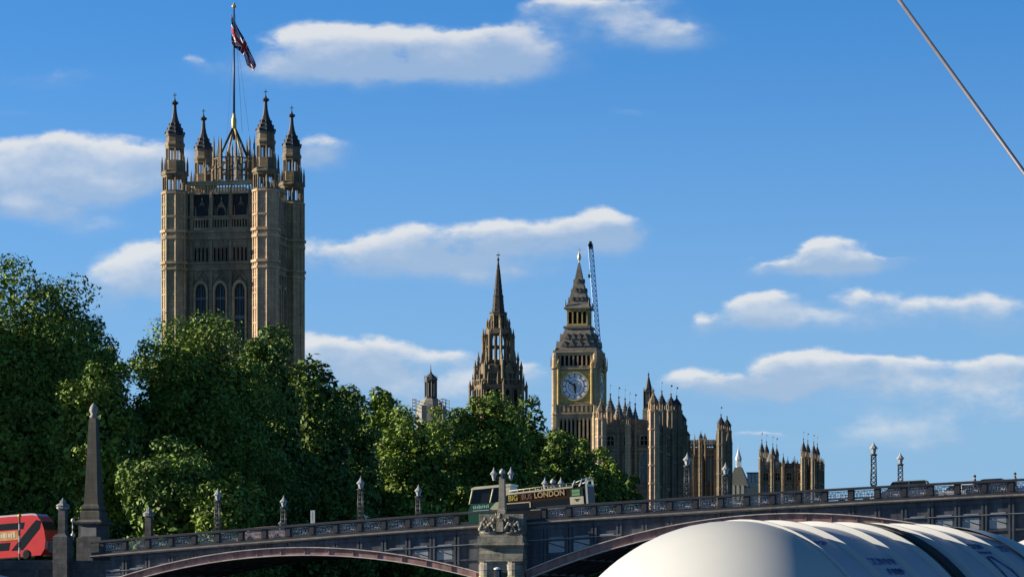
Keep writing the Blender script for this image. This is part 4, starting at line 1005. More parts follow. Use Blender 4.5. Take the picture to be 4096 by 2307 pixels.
# pavilion A (nearest, left)
YA = 526; za = lambda py, Y=YA: ZZ(py, Y)
pa = thing('palace_pavilion', 'tall dark palace pavilion with a sunlit corner turret right of the clock tower', 'palace building', (XX(2614, YA), YA, GZ), -TH, 'gothic palace pavilions')
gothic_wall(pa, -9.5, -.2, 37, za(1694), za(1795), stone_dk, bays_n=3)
for px, Y, r, body, tip, st, cap in ((2404, 557, .95, 1672, 1592, stone_lit, stone_shade), (2512, 556, .5, 1700, 1612, stone, slate_dk), (2614, 555.5, 1.0, 1640, 1556, stone_lit, stone_shade),
        (2647, 566, .85, 1640, 1560, stone_shade, slate_dk), (2684, 577, .95, 1640, 1572, stone_shade, slate_dk), (2707, 584, 1.0, 1640, 1580, stone_shade, slate_dk), (2727, 590, 1.0, 1700, 1640, stone_shade, slate_dk), (2741, 596, 1.0, 1760, 1702, stone_shade, slate_dk)):
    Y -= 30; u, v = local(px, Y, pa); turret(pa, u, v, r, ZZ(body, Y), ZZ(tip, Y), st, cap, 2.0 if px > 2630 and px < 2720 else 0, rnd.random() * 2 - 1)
for px, Y, r, body, tip in ((2441, 572, .95, 1640, 1570), (2475, 570, .85, 1662, 1581), (2500, 580, .85, 1662, 1588), (2519, 572, .8, 1675, 1602), (2541, 582, .8, 1690, 1608)):
    Y -= 30; u, v = local(px, Y, pa); turret(pa, u, v, r, ZZ(body, Y), ZZ(tip, Y), stone_shade, slate, 2.0, rnd.random() * 2 - 1, z0=za(1720), waist=False)
m = MB(-GZ); m.box(-8.9, -.8, 1.2, 35, za(1722), za(1690)); m.prism_y([(-8.7, za(1690)), (-1.0, za(1690)), (-2.2, za(1672)), (-7.6, za(1672))], 2, 34)
part('roof', m, slate_dk, pa)
# spire turret behind pavilion A
YS = 640; zs = lambda py: ZZ(py, YS)
st_o = thing('spire_turret', 'slim dark spire on an open lantern rising behind the tall palace pavilion', 'turret', (XX(2594, YS), YS, GZ), -TH)
m = MB(-GZ); m.box(-1.15, 1.15, -1.15, 1.15, GZ, zs(1640)); m.lathe([(1.6, zs(1640)), (1.1, zs(1618))], n=4, rot=math.pi / 4); part('base', m, stone_dk, st_o)
m = MB(-GZ); lantern_stage(m, 0, 0, .95, zs(1620), zs(1566), .17, sub=False); m.lathe([(.55, zs(1620)), (.55, zs(1566))], n=8)
for k in range(4): a = math.pi / 4 + k * math.pi / 2; m.lathe([(.2, zs(1640)), (.2, zs(1568)), (.02, zs(1548))], 1.25 * math.cos(a), 1.25 * math.sin(a), 5)
part('lantern', m, slate_dk, st_o)
m = MB(-GZ); m.lathe([(1.15, zs(1568)), (.85, zs(1556)), (.5, zs(1530)), (.2, zs(1508)), (.12, zs(1500)), (.25, zs(1497)), (.06, zs(1492)), (.02, zs(1484))], n=8); part('spire', m, slate_dk, st_o)
# wing B
YB = 650; zb_ = lambda py: ZZ(py, YB)
pb = thing('palace_wing', 'lower dark palace wing ending in a pair of tall turrets, middle of the three', 'palace building', (XX(2905, YB), YB, GZ), -TH, 'gothic palace pavilions')
gothic_wall(pb, -9.6, .2, 7, zb_(1772), zb_(1818), stone_shade, bays_n=4)
m = MB(-GZ); m.prism_y([(-9.5, zb_(1778)), (.1, zb_(1778)), (-.8, zb_(1756)), (-9.5, zb_(1756))], 1.0, 6.5); part('roof', m, mat('grey_lead_roof', (.22, .23, .25), .6, .2, 1), pb)
for px, Y, r, body, tip in ((2803, 650, .5, 1762, 1723), (2819, 655, .5, 1766, 1731), (2884, 648, .95, 1716, 1654), (2908, 653, 1.0, 1722, 1662), (2770, 652, .3, 1800, 1770), (2860, 650, .35, 1800, 1768)):
    u, v = local(px, Y, pb); turret(pb, u, v, r, ZZ(body, Y), ZZ(tip, Y), stone_shade if px != 2884 else stone_dk, slate_dk, 2.0 if px == 2884 else 0)
m = MB(-GZ)
for c in (-7.4, -5.9, -3.4, -2.2, -1.1): 
    m.box(c - .13, c + .13, -.75, -.2, GZ, zb_(1835)); m.lathe([(.2, zb_(1835)), (.02, zb_(1812))], c, -.47, 4)
part('buttress', m, stone_shade, pb)
# pavilion C
YD = 720; zd = lambda py: ZZ(py, YD)
pc = thing('palace_pavilion', 'far palace pavilion with two clusters of slim turrets, alone against the sky', 'palace building', (XX(3256, YD), YD, GZ), -TH, 'gothic palace pavilions')
gothic_wall(pc, -13.5, 1.0, 14, zd(1855), zd(1930), stone_shade, bays_n=5)
for px, Y, r, body, tip in ((3047, 723, .75, 1830, 1755), (3066, 733, .72, 1830, 1762), (3091, 722, .62, 1840, 1770), (3107, 732, .62, 1842, 1776), (3133, 721, .45, 1868, 1811), (3151, 728, .4, 1872, 1824), (3173, 728, .35, 1875, 1830), (3188, 728, .3, 1876, 1836),
        (3214, 719, .75, 1828, 1750), (3231, 729, .72, 1830, 1757), (3255, 718, .72, 1836, 1763), (3269, 728, .72, 1838, 1770)):
    u, v = local(px, Y, pc); turret(pc, u, v, r, ZZ(body, Y), ZZ(tip, Y), stone_dk if px in (3047, 3214) else stone_shade, slate_dk, 2.0 if r > .55 else 0, rnd.random() * 2 - 1)
m = MB(-GZ); u, v = local(3090, 730, pc); m.box(u - 2.6, u + 1.6, v - 1, v + 9, zd(1870), zd(1838)); m.lathe([(1.5, zd(1838)), (1.35, zd(1822)), (.8, zd(1808)), (.2, zd(1800))], u - .2, v + 1, 10)
m.prism_y([(-8.5, zd(1870)), (-3.0, zd(1870)), (-4, zd(1850)), (-7.5, zd(1850))], 1, 12); part('roof', m, slate, pc)
# cupola house and glazed block between wing B and pavilion C
YH = 760; zh = lambda py: ZZ(py, YH)
ch = thing('gatehouse', 'small pale building with steep slate roof and white needle cupola', 'building', (XX(2954, YH), YH, GZ), -TH)
m = MB(-GZ); m.box(-2.2, 2.6, -2.2, 2.6, GZ, zh(1946)); part('wall', m, mat('cream_stone', (.42, .38, .28), .85, .2, 1), ch)
m = MB(-GZ); m.add([(-2.6, -2.6, zh(1948)), (3.0, -2.6, zh(1948)), (3.0, 3.0, zh(1948)), (-2.6, 3.0, zh(1948)), (-.9, -.9, zh(1868)), (.9, -.9, zh(1868)), (.9, .9, zh(1868)), (-.9, .9, zh(1868))],
                   [(0, 1, 5, 4), (1, 2, 6, 5), (2, 3, 7, 6), (3, 0, 4, 7), (4, 5, 6, 7), (3, 2, 1, 0)])
part('roof', m, mat('green_grey_slate', (.15, .15, .125), .7, .2, 2), ch)
m = MB(-GZ); lantern_stage(m, 0, 0, .62, zh(1868), zh(1838), .14, sub=False); m.lathe([(.35, zh(1868)), (.35, zh(1838))], n=8); m.lathe([(.95, zh(1838)), (.8, zh(1828)), (.5, zh(1815)), (.22, zh(1800)), (.08, zh(1785)), (.02, zh(1770))], n=8); part('cupola', m, mat('white_lead', (.55, .58, .6), .45, .1, 2), ch)
for s in (-1.2, 0, 1.2):
    m = MB(-GZ); m.prism_y(arch(.8, zh(2000), zh(1952), zh(1940), 4, s + .2), -2.9, -2.0); part('window', m, mat('cream_dormer', (.5, .47, .38), .8, .2, 2), ch)
gb = thing('glazed_building', 'low pale building with bluish glazed upper floor left of the far pavilion', 'building', (XX(3010, 800), 800, GZ), -TH)
m = MB(-GZ); m.box(-1.6, 2.2, -1, 8, GZ, ZZ(1930, 800)); part('wall', m, MATS['cream_stone'], gb)
m = MB(-GZ); m.box(-1.3, 1.9, -.7, 7, ZZ(1930, 800), ZZ(1893, 800)); part('glazing', m, mat('sky_glass', (.30, .38, .40), .15, .2, 1), gb)
m = MB(-GZ); m.box(-1.6, 2.3, -1, 8, ZZ(1893, 800), ZZ(1888, 800))
for x in (-1.3, -.25, .8, 1.9): m.box(x - .07, x + .07, -.85, -.68, ZZ(1930, 800), ZZ(1893, 800))
part('roof', m, slate, gb)

# ------------------------------------------------------------------ trees
leafA = mat('plane_leaf', (0.080, 0.130, 0.022), .6, .0, .22, island=.5, col2=(0.235, 0.325, 0.050), spec=.2)
leafB = mat('dark_leaf', (0.058, 0.105, 0.024), .6, .0, .22, island=.5, col2=(0.165, 0.250, 0.046), spec=.2)
def crown(name, c, rx, rz, seed, m, dens=1.0, leaf=.36, flat=1.0):
    g = np.random.default_rng(seed)
    nb = int(40 + rx * 6)
    d = g.normal(size=(nb, 3)); d /= np.linalg.norm(d, axis=1)[:, None]
    fr = g.uniform(.50, .93, nb)[:, None]
    bp = d * fr * np.array([rx, rx, rz])
    br = g.uniform(.13, .31, nb) * rx
    bp *= (1 - .18 * (br / rx))[:, None]
    n = int(300 * rx * rz * dens)
    pick = g.choice(nb, n, p=br ** 2 / np.sum(br ** 2))
    dd = g.normal(size=(n, 3)); dd[:, 2] = dd[:, 2] * .9 + .18; dd /= np.linalg.norm(dd, axis=1)[:, None]
    pos = bp[pick] + dd * (br[pick] * g.uniform(.55, 1.08, n))[:, None] * np.array([1.1, 1.1, .85])
    # interior fill so the crown is dense but ragged
    k = n // 3
    di = g.normal(size=(k, 3)); di /= np.linalg.norm(di, axis=1)[:, None]
    pi_ = di * (g.uniform(.05, .72, k) ** .6)[:, None] * np.array([rx, rx, rz]) * .9
    pos = np.vstack([pos, pi_]); dd = np.vstack([dd, di]); N_ = len(pos)
    z_hi = np.percentile(pos[:, 2], 99.7); z_lo = np.percentile(pos[:, 2], .5); x_hi = np.percentile(np.abs(pos[:, 0]), 98.5)
    fx = rx / x_hi
    for arr in (pos, bp):
        arr[:, 2] = np.where(arr[:, 2] > 0, arr[:, 2] * rz / z_hi, arr[:, 2] * rz / -z_lo); arr[:, :2] *= fx
    sz = g.uniform(.4, 1.3, N_) * leaf; sz[n:] *= 1.9
    nor = dd + g.normal(size=(N_, 3)) * .65 + np.array([0, 0, .35]); nor /= np.linalg.norm(nor, axis=1)[:, None]
    t = np.cross(nor, g.normal(size=(N_, 3))); t /= np.linalg.norm(t, axis=1)[:, None]
    b = np.cross(nor, t)
    a1 = pos + t * sz[:, None]; a2 = pos + b * sz[:, None] * .55 + nor * sz[:, None] * .18; a3 = pos - t * sz[:, None]; a4 = pos - b * sz[:, None] * .55 + nor * sz[:, None] * .18
    co = np.stack([a1, a2, a3, a4], 1).reshape(-1, 3) + np.array(c)
    me = bpy.data.meshes.new(name); me.vertices.add(N_ * 4); me.vertices.foreach_set('co', co.ravel())
    me.loops.add(N_ * 4); me.loops.foreach_set('vertex_index', np.arange(N_ * 4, dtype=np.int32))
    me.polygons.add(N_); me.polygons.foreach_set('loop_start', np.arange(0, N_ * 4, 4, dtype=np.int32))
    me.materials.append(m); me.update(calc_edges=True); me.validate()
    return me, bp + np.array(c)
def tree(px, top, Y, r, seed, label, m=leafA, zlow=None, dens=1.0, leaf=.36, name='plane_tree', grp='trees in the riverside gardens', gz=5.0):
    zt2 = ZZ(top, Y); zl2 = gz + 1.5 if zlow is None else zlow
    x = XX(px, Y)
    o = thing(name, label, 'tree' if name != 'garden_bush' else 'bush', (x, Y, gz), 0, grp)
    rz = (zt2 - zl2) / 2; c = (0, 0, (zt2 + zl2) / 2 - gz)
    me, bp = crown('crown', c, r, rz, seed, m, dens, leaf)
    part('crown', me, None, o)
    mt = MB(); R = random.Random(seed); tr = .055 * r + .12; h = c[2]
    pts = [(0, 0, -.2), (.1 * tr, 0, h * .35), (-.3 * tr, .2, h * .75), (.2, -.2, h * 1.15)]
    rad = [tr * 1.25, tr, tr * .8, tr * .45]
    for i in range(3): mt.tube(pts[i], pts[i + 1], rad[i], 10, rad[i + 1])
    for i in range(0, min(len(bp), 26)):
        b = Vector(bp[i]); f = R.uniform(.3, .8); s = Vector(pts[1]).lerp(Vector(pts[3]), f); mid = s.lerp(b, .5) + Vector((0, 0, -.06 * r))
        mt.tube(s, mid, tr * .34, 6, tr * .2); mt.tube(mid, b, tr * .2, 5, tr * .06)
    part('trunk', mt, bark, o)
    return o
TREES = [
 (75, 1042, 322, 10.2, 'huge dark plane tree filling the left edge behind the red bus', leafA, None),
 (-230, 1090, 330, 9.5, 'plane tree cut off by the left edge of the photo', leafA, None),
 (265, 1170, 330, 5.6, 'dark plane tree forming the right shoulder of the huge left tree', leafB, None),
 (400, 1398, 300, 4.4, 'small sunlit tree just behind the stone obelisk', leafA, 13),
 (655, 1385, 335, 5.0, 'tree left of the square tower base with a gap of sky beside it', leafA, None),
 (790, 1268, 338, 9.6, 'broad sunlit plane tree right below the square tower', leafA, None),
 (1035, 1318, 358, 6.8, 'dark tree below the shaded right side of the square tower', leafB, None),
 (1250, 1450, 372, 6.0, 'dark tree on the slope right of the square tower, its crown against cloud', leafB, None),
 (1380, 1550, 385, 5.2, 'dark round tree lowest on the slope right of the square tower', leafB, None),
 (1520, 1562, 420, 4.2, 'small pale feathery tree standing out against the cloud', leafA, 22),
 (1640, 1645, 400, 6.2, 'sunlit tree left of the small lead turret', leafA, None),
 (1790, 1640, 412, 6.0, 'tree directly in front of the small lead turret', leafA, None),
 (1950, 1588, 415, 7.2, 'sunlit tree covering the foot of the octagonal spire', leafA, None),
 (2095, 1608, 430, 5.8, 'tree right of the octagonal spire with a loose tuft at its top', leafB, None),
 (2215, 1735, 425, 5.4, 'dark tree in front of the left foot of the clock tower', leafB, None),
 (2330, 1768, 440, 5.0, 'tree with bright top below the clock tower', leafA, None),
 (2432, 1800, 450, 3.8, 'sunlit rounded tree under the left turret of the tall pavilion', leafA, None),
 (2515, 1900, 455, 2.5, 'last low dark tree of the row beside the pavilion window', leafB, None),
]
for i, (px, top, Y, r, lab, mm, zl_w) in enumerate(TREES):
    tree(px, top, Y, r, 11 + i, lab, mm, zl_w, leaf=.23 if Y < 350 else .27)
tree(690, 1765, 292, 5.0, 60, 'low spreading sunlit tree between the obelisk and the square tower', leafB, 10.2, leaf=.25)
tree(905, 1905, 287.5, 3.6, 61, 'low sunlit bush showing over the parapet right of the lone pylon', leafA, 9.6, name='garden_bush', leaf=.24)
# understorey that closes the view between the trunks
ug = MB()
for k in range(46):
    px = -150 + 62 * k; Y = 340 + 2.6 * k; me, _ = crown('u', (XX(px, Y), Y, 11.0), 4.3, 7.0, 300 + k, leafB, .45, .62)
    ug.v.extend([tuple(v.co) for v in me.vertices]); o0 = len(ug.v) - len(me.vertices)
    ug.f.extend([[i + o0 for i in p.vertices] for p in me.polygons]); n = len(me.polygons); ug.mi += [0] * n; ug.sm += [False] * n
    bpy.data.meshes.remove(me)
solo('shrubbery', ug, leafB, 'dense dark undergrowth closing the gaps beneath the garden trees', 'shrubbery', kind='stuff')

# unseen block added west of the gardens, shaped so its shadow keeps them dark
shade_b = thing('shade_block', 'long unseen stone block added left of the gardens to shade them', 'building', (-84, 304, 5.0), math.radians(7))
m = MB(); m.box(-16, 0, 0, 124, 0, 36); part('wall', m, stone_dk, shade_b)
m = MB(); m.prism_y([(-15.5, 36), (-.5, 36), (-4, 41), (-12, 41)], 1, 123); part('roof', m, slate, shade_b)
m = MB()
for q in range(24):
    for fl in range(8): m.box(-.05, .06, 2 + q * 4.95, 4.2 + q * 4.95, 2.2 + fl * 4.1, 4.8 + fl * 4.1)
part('window', m, glass, shade_b)
# ------------------------------------------------------------------ vehicles
tyre_m = mat('tyre_rubber', (.02, .02, .02), .9, .2, 5); rim_m = mat('alloy_rim', (.4, .4, .42), .4, .1, 5, metal=.6); car_gl = mat('car_glass', (.015, .018, .02), .3, .1, 2, spec=.25)
chrome = mat('headlamp_glass', (.6, .62, .65), .15, .1, 4)
def wheel(parent, x, y, r, w=.22, sgn=1):
    m = MB(); m.M = TR(x, y, r) @ Matrix.Rotation(math.pi / 2, 4, 'X')
    m.lathe([(r * .62, -w / 2), (r * .95, -w / 2), (r, -w / 3), (r, w / 3), (r * .95, w / 2), (r * .62, w / 2)], n=18, smooth=True)
    o = part('wheel', m, tyre_m, parent)
    m = MB(); m.M = TR(x, y, r) @ Matrix.Rotation(math.pi / 2, 4, 'X'); m.lathe([(r * .6, -w * .4), (r * .62, w * .4)], n=12)
    for k in range(5): m.M = TR(x, y, r) @ Matrix.Rotation(math.pi / 2, 4, 'X') @ Matrix.Rotation(k * 2 * math.pi / 5, 4, 'Z'); m.box(-.05, .05, 0, r * .58, -w * .48, w * .48)
    part('rim', m, rim_m, o)
def car(label, paint, t, y, L=4.4, H=1.5, W=1.78, face=-1, roof=(-.9, 1.1), group='cars on the bridge', estate=False):
    z = zc(t) - 1.15; sl = .0579 - .000422 * t
    o = thing('parked_car' if False else 'passenger_car', label, 'car', bw(t, y, z), 0, group, rot=(0, -math.atan(sl), -TH_B))
    h = L / 2; w = W / 2
    P = [(-h, .35), (-h + .12, .28), (h - .12, .28), (h, .4), (h - .02, .78), (h - .25, .9), (-h + .35, .92), (-h + .05, .75)]
    if face < 0: pass
    m = MB(); m.prism_y([(x * (1), zq) for x, zq in P], -w, w); body = part('body', m, paint, o)
    r0, r1 = roof; a0, a1 = r0 - .62, r1 + (.35 if estate else .7)
    m = MB(); wi = w * .8; wb = w * .97
    m.add([(a0, -wb, .9), (a1, -wb, .9), (a1, wb, .9), (a0, wb, .9), (r0, -wi, H - .06), (r1, -wi, H - .06), (r1, wi, H - .06), (r0, wi, H - .06)], [(0, 1, 5, 4), (1, 2, 6, 5), (2, 3, 7, 6), (3, 0, 4, 7), (4, 5, 6, 7)])
    part('window_glass', m, car_gl, o)
    m = MB(); m.add([(r0 - .1, -wi - .02, H - .08), (r1 + .1, -wi - .02, H - .08), (r1 + .1, wi + .02, H - .08), (r0 - .1, wi + .02, H - .08), (r0 + .15, -wi + .12, H), (r1 - .1, -wi + .12, H), (r1 - .1, wi - .12, H), (r0 + .15, wi - .12, H)], [(0, 1, 5, 4), (1, 2, 6, 5), (2, 3, 7, 6), (3, 0, 4, 7), (4, 5, 6, 7), (3, 2, 1, 0)])
    for s in (-1, 1):
        m.tube((a0, s * wb, .9), (r0, s * wi, H - .05), .04, 5); m.tube((a1, s * wb, .9), (r1, s * wi, H - .05), .045, 5); m.tube(((r0 + r1) / 2, s * wb, .9), ((r0 + r1) / 2, s * wi, H - .05), .04, 5)
    part('roof', m, paint, o)
    for sx in (-h + .8, h - .85):
        for sy in (-w + .1, w - .1): wheel(o, sx, sy, .32)
    for s in (-1, 1): m = MB(); m.ball((-h + .08, s * (w - .3), .68), .1, .2, .1, 8, 5); part('headlight', m, chrome, o)
    return o
grey_p = mat('grey_car_paint', (.10, .10, .115), .25, .1, 2, spec=.5, coat=.5); black_p = mat('black_car_paint', (.02, .02, .022), .2, .1, 2, spec=.5, coat=.6)
white_p = mat('white_car_paint', (.65, .65, .64), .3, .05, 2, coat=.5); red_p = mat('red_car_paint', (.42, .08, .06), .3, .1, 2, coat=.5); blue_p = mat('blue_car_paint', (.05, .10, .36), .3, .1, 2, coat=.5); rose_p = mat('pale_rose_car_paint', (.55, .36, .31), .35, .1, 2, coat=.4)
car('grey estate car roof showing above the parapet beside two lattice lamp posts', grey_p, bt(3608), 5.2, 4.9, 1.72, 1.85, roof=(-1.3, 1.55), estate=True)
car('low black car roof showing above the parapet between two pedestrians', black_p, bt(3948), 4.8, 4.4, 1.5, roof=(-.8, .95))
car('pale rose car roof just above the coping behind the low bush', rose_p, bt(1015), 3.6, 4.3, 1.36, roof=(-1.1, 1.2))
car('white car glimpsed through the parapet left of the pale rose car', white_p, bt(905), 9.0, 4.1, 1.42, roof=(-.7, .9))
car('white car glimpsed through the parapet grilles right of the grey estate', white_p, bt(3790), 11.5, 4.3, 1.45)
car('blue car glimpsed through the parapet at the right edge of the photo', blue_p, bt(4120), 11.5, 4.3, 1.45)

# open top tour bus
cream = mat('bus_cream_paint', (.80, .70, .46), .4, .15, 1, coat=.3); maroon = mat('bus_dark_maroon', (.05, .02, .009), .5, .2, 1, spec=.2); bgreen = mat('bus_green_paint', (.02, .10, .06), .5, .15, 1, spec=.2); pgreen = mat('bus_pale_green', (.32, .47, .22), .4, .1, 1)
tcen = 1.15; sl = math.atan(.066)
bus = thing('tour_bus', 'open top tour bus with big yellow lettering crossing the bridge behind the stone pier', 'bus', bw(tcen, 5.6, zc(tcen) - 1.15), 0, None, rot=(0, -sl, -TH_B))
w = 1.25
m = MB(); m.prism_y([(-5.55, .35), (5.55, .35), (5.6, 1.2), (5.6, 2.95), (-1.75, 2.78), (-1.75, 2.1), (-5.3, 2.0), (-5.62, 1.3)], -w, w); body = part('body', m, maroon, bus)
m = MB(); m.prism_y([(-5.66, .4), (-3.1, .4), (-2.2, 1.0), (-2.2, 2.05), (-5.35, 2.12), (-5.68, 1.35)], -w - .02, w + .02); part('front_panel', m, bgreen, bus)
m = MB(); m.prism_y([(-3.6, 1.55), (-2.5, 1.0), (-2.05, 1.2), (-2.05, 2.12), (-3.0, 2.1)], -w - .035, -w - .015); part('cream_swoosh', m, mat('bus_pale_cream', (.60, .58, .34), .4, .1, 1), bus)
m = MB(); r9 = random.Random(3)
for q in range(9): m.box(-5.15 + q * .17, -5.05 + q * .17, -w - .03, -w - .022, 1.62 + r9.random() * .08, 1.86 + r9.random() * .12)
m.box(-5.2, -3.7, -w - .03, -w - .022, 1.42, 1.50); part('front_lettering', m, mat('bus_mint', (.45, .62, .55), .5, .1, 2), bus)
m = MB(); m.prism_y([(-5.4, 2.15), (-1.8, 2.1), (-1.8, 3.5), (-5.0, 3.42)], -w + .12, w - .12); part('window_glass', m, car_gl, bus)
m = MB(); m.prism_y([(-5.25, 3.38), (-1.5, 3.46), (-1.5, 3.66), (-4.9, 3.63), (-5.25, 3.5)], -w - .05, w + .05)
for s in (-w + .05, w - .05):
    for p, q_ in (((-5.5, s, 2.1), (-5.1, s, 3.45)), ((-3.55, s, 2.1), (-3.15, s, 3.48)), ((-2.0, s, 2.6), (-2.05, s, 3.5))): m.tube(p, q_, .075, 6)
m.box(-2.0, -1.6, -w - .02, w + .02, 2.75, 3.5); part('canopy', m, cream, bus)
m = MB()
for s in (-w - .03, w - .03): m.prism_y([(-2.0, 2.66), (4.2, 2.86), (4.2, 3.0), (-2.0, 2.82)], s, s + .06); m.tube((-1.7, s + .03, 3.02), (4.3, s + .03, 3.3), .03, 5); 
for q in range(11):
    for s in (-w, w): m.tube((-1.5 + q * .57, s, 2.78), (-1.5 + q * .57, s, 3.02 + q * .027), .02, 4)
part('top_rail', m, cream, bus)
m = MB()
for q in range(8):
    for s in (-.75, .25): m.box(-1.0 + q * .64, -.9 + q * .64, s, s + .5, 2.6, 3.12); m.box(-1.45 + q * .64, -.95 + q * .64, s, s + .5, 2.55, 2.66)
part('upper_seat', m, mat('bus_seat', (.1, .09, .1), .8, .2, 2), bus)
m = MB(); m.box(-2.0, .2, -w - .04, -w - .01, 1.84, 1.92); m.box(.12, .22, -w - .04, -w - .01, 1.15, 1.92); m.box(.2, 4.0, -w - .04, -w - .01, 1.12, 1.2); part('trim_band', m, cream, bus)
m = MB(); m.prism_y([(.25, 1.22), (4.0, 1.25), (4.0, 1.95), (.25, 1.85)], -w - .02, -w + .0); m.prism_y([(-2.0, 1.1), (.1, 1.1), (.1, 1.82), (-2.0, 1.82)], -w - .02, -w); part('lower_glass', m, car_gl, bus)
m = MB(); m.box(-3.0, 5.4, -w - .03, w + .03, .34, 1.12); part('skirt', m, black, bus)
m = MB(); m.box(4.0, 5.1, -w - .05, -w + .4, 2.05, 2.78); part('rear_panel', m, bgreen, bus)
m = MB(); m.box(4.12, 4.85, -w - .07, -w - .05, 2.42, 2.68); m.box(4.12, 4.85, -w - .07, -w - .05, 2.14, 2.36); part('pale_panel', m, pgreen, bus)
m = MB(); m.box(3.9, 5.15, -w - .06, -w + .4, 1.3, 2.04); part('engine_cover', m, cream, bus)
m = MB(); m.box(4.3, 4.75, -w - .08, -w - .055, 1.76, 1.84); m.box(4.45, 4.6, -w - .08, -w - .055, 1.62, 1.72); part('vent', m, black, bus)
m = MB()
for s in (-w, w):
    m.box(5.38, 5.56, s - .04, s + .04, 1.2, 3.65); m.tube((4.2, s, 3.0), (4.45, s, 3.5), .07, 5); m.tube((4.45, s, 3.3), (5.5, s, 3.6), .05, 5); m.tube((4.9, s, 3.0), (5.1, s, 3.6), .05, 5)
m.box(5.45, 5.56, -w, w, 3.55, 3.66); m.box(5.45, 5.6, -w, w, 2.9, 3.1); part('rear_frame', m, mat('bus_white_frame', (.55, .6, .58), .4, .1, 2), bus)
for x in (-3.9, 3.1):
    for s in (-w + .12, w - .12): wheel(bus, x, s, .48, .3)
for s in (-.85, .85): m = MB(); m.ball((-5.63, s, .95), .06, .14, .11, 8, 5); part('headlight', m, chrome, bus)
def lettering(txt, cx, cz, size, mm, sx=1.0, rot=0.0, name='lettering'):
    me = text_mesh(txt, size, .008, .012); me.materials.clear(); me.materials.append(mm)
    o = part(name, me, None, bus); o.rotation_euler = (math.pi / 2, 0, 0); o.rotation_euler = (math.pi / 2, -rot, 0); o.scale = (sx, 1, 1); o.location = (cx, -w - .025, cz)
yel = mat('bus_yellow_letters', (.72, .50, .10), .45, .1, 2); tan = mat('bus_tan_letters', (.66, .46, .22), .45, .1, 2); brn = mat('bus_brown_letters', (.30, .15, .09), .45, .1, 2)
lettering('BIG', -1.38, 2.33, .70, yel, .84, .02); lettering('BUS', -.10, 2.37, .68, brn, .84, .02); lettering('LONDON', 2.02, 2.45, .70, tan, .92, .03)

# red double-decker at the left end
redp = mat('bus_red_paint', (.74, .055, .045), .3, .12, .8, coat=.5); redd = mat('bus_dark_red_paint', (.20, .015, .02), .35, .1, 1, coat=.4)
rb = thing('double_decker_bus', 'red double decker bus cut off by the left edge of the photo', 'bus', (XX(12, 281), 281, 10.27), 0, None, rot=(0, -.06, math.radians(-20)))
m = MB(); R_ = 1.25
P = [(-5.6, .3), (4.9, .3), (5.35, .9), (5.5, 1.7), (5.42, 2.7), (5.15, 3.6), (4.75, 4.1), (4.2, 4.25), (-5.3, 4.25), (-5.6, 4.0)]
m.prism_y(P, -R_, R_); part('body', m, redp, rb)
m = MB(); m.prism_y([(-5.3, 4.24), (4.2, 4.24), (4.75, 4.08), (4.5, 4.36), (4.0, 4.42), (-5.2, 4.42)], -R_ + .12, R_ - .12); part('roof', m, mat('bus_roof_highlight', (.66, .60, .66), .3, .1, 1, coat=.4), rb)  # pinkish white roof colour paints in the bright highlight streak
m = MB(); m.prism_y([(-5.2, 2.98), (3.1, 2.98), (3.3, 3.6), (-5.2, 3.6)], -R_ - .02, -R_); part('upper_glass', m, car_gl, rb)
m = MB(); m.prism_y([(1.7, .95), (2.9, .95), (4.9, 2.9), (5.1, 3.62), (4.6, 3.75), (4.0, 3.2)], -R_ - .025, -R_ - .002); part('stair_glass', m, car_gl, rb)
m = MB(); m.prism_y([(-5.2, 1.0), (1.4, 1.0), (1.6, 1.75), (-5.2, 1.75)], -R_ - .02, -R_); part('lower_glass', m, car_gl, rb)
ad = MB(); ad.box(-3.5, 2.55, -R_ - .045, -R_ - .001, 1.95, 2.85); adp = part('advert_panel', ad, mat('advert_orange', (.72, .34, .12), .5, .2, 2), rb)
ad = MB(); r8 = random.Random(8)
for q in range(20): x = -3.3 + q * .28; ad.box(x, x + .16 + r8.random() * .08, -R_ - .055, -R_ - .046, 2.2 + r8.random() * .1, 2.5 + r8.random() * .25)
part('advert_mark', ad, mat('advert_cream', (.8, .7, .5), .5, .1, 2), adp)
m = MB(); m.add([(5.2, -R_ + .1, 1.0), (5.2, R_ - .1, 1.0), (5.46, R_ - .1, 1.75), (5.46, -R_ + .1, 1.75)], [(0, 1, 2, 3)]); m.v = [(x + .06, y, z) for x, y, z in m.v]
m.add([(5.48, -R_ + .1, 2.75), (5.48, R_ - .1, 2.75), (5.22, R_ - .1, 3.55), (5.22, -R_ + .1, 3.55)], [(0, 1, 2, 3)]); part('end_glass', m, car_gl, rb)
for x in (3.35, -3.4):
    for s in (-R_ + .12, R_ - .12): wheel(rb, x, s, .48, .3)
m = MB(); m.ball((5.3, -.95, .95), .1, .12, .1, 8, 5); part('tail_light', m, mat('amber_lens', (.7, .45, .1), .3, .1, 2), rb)

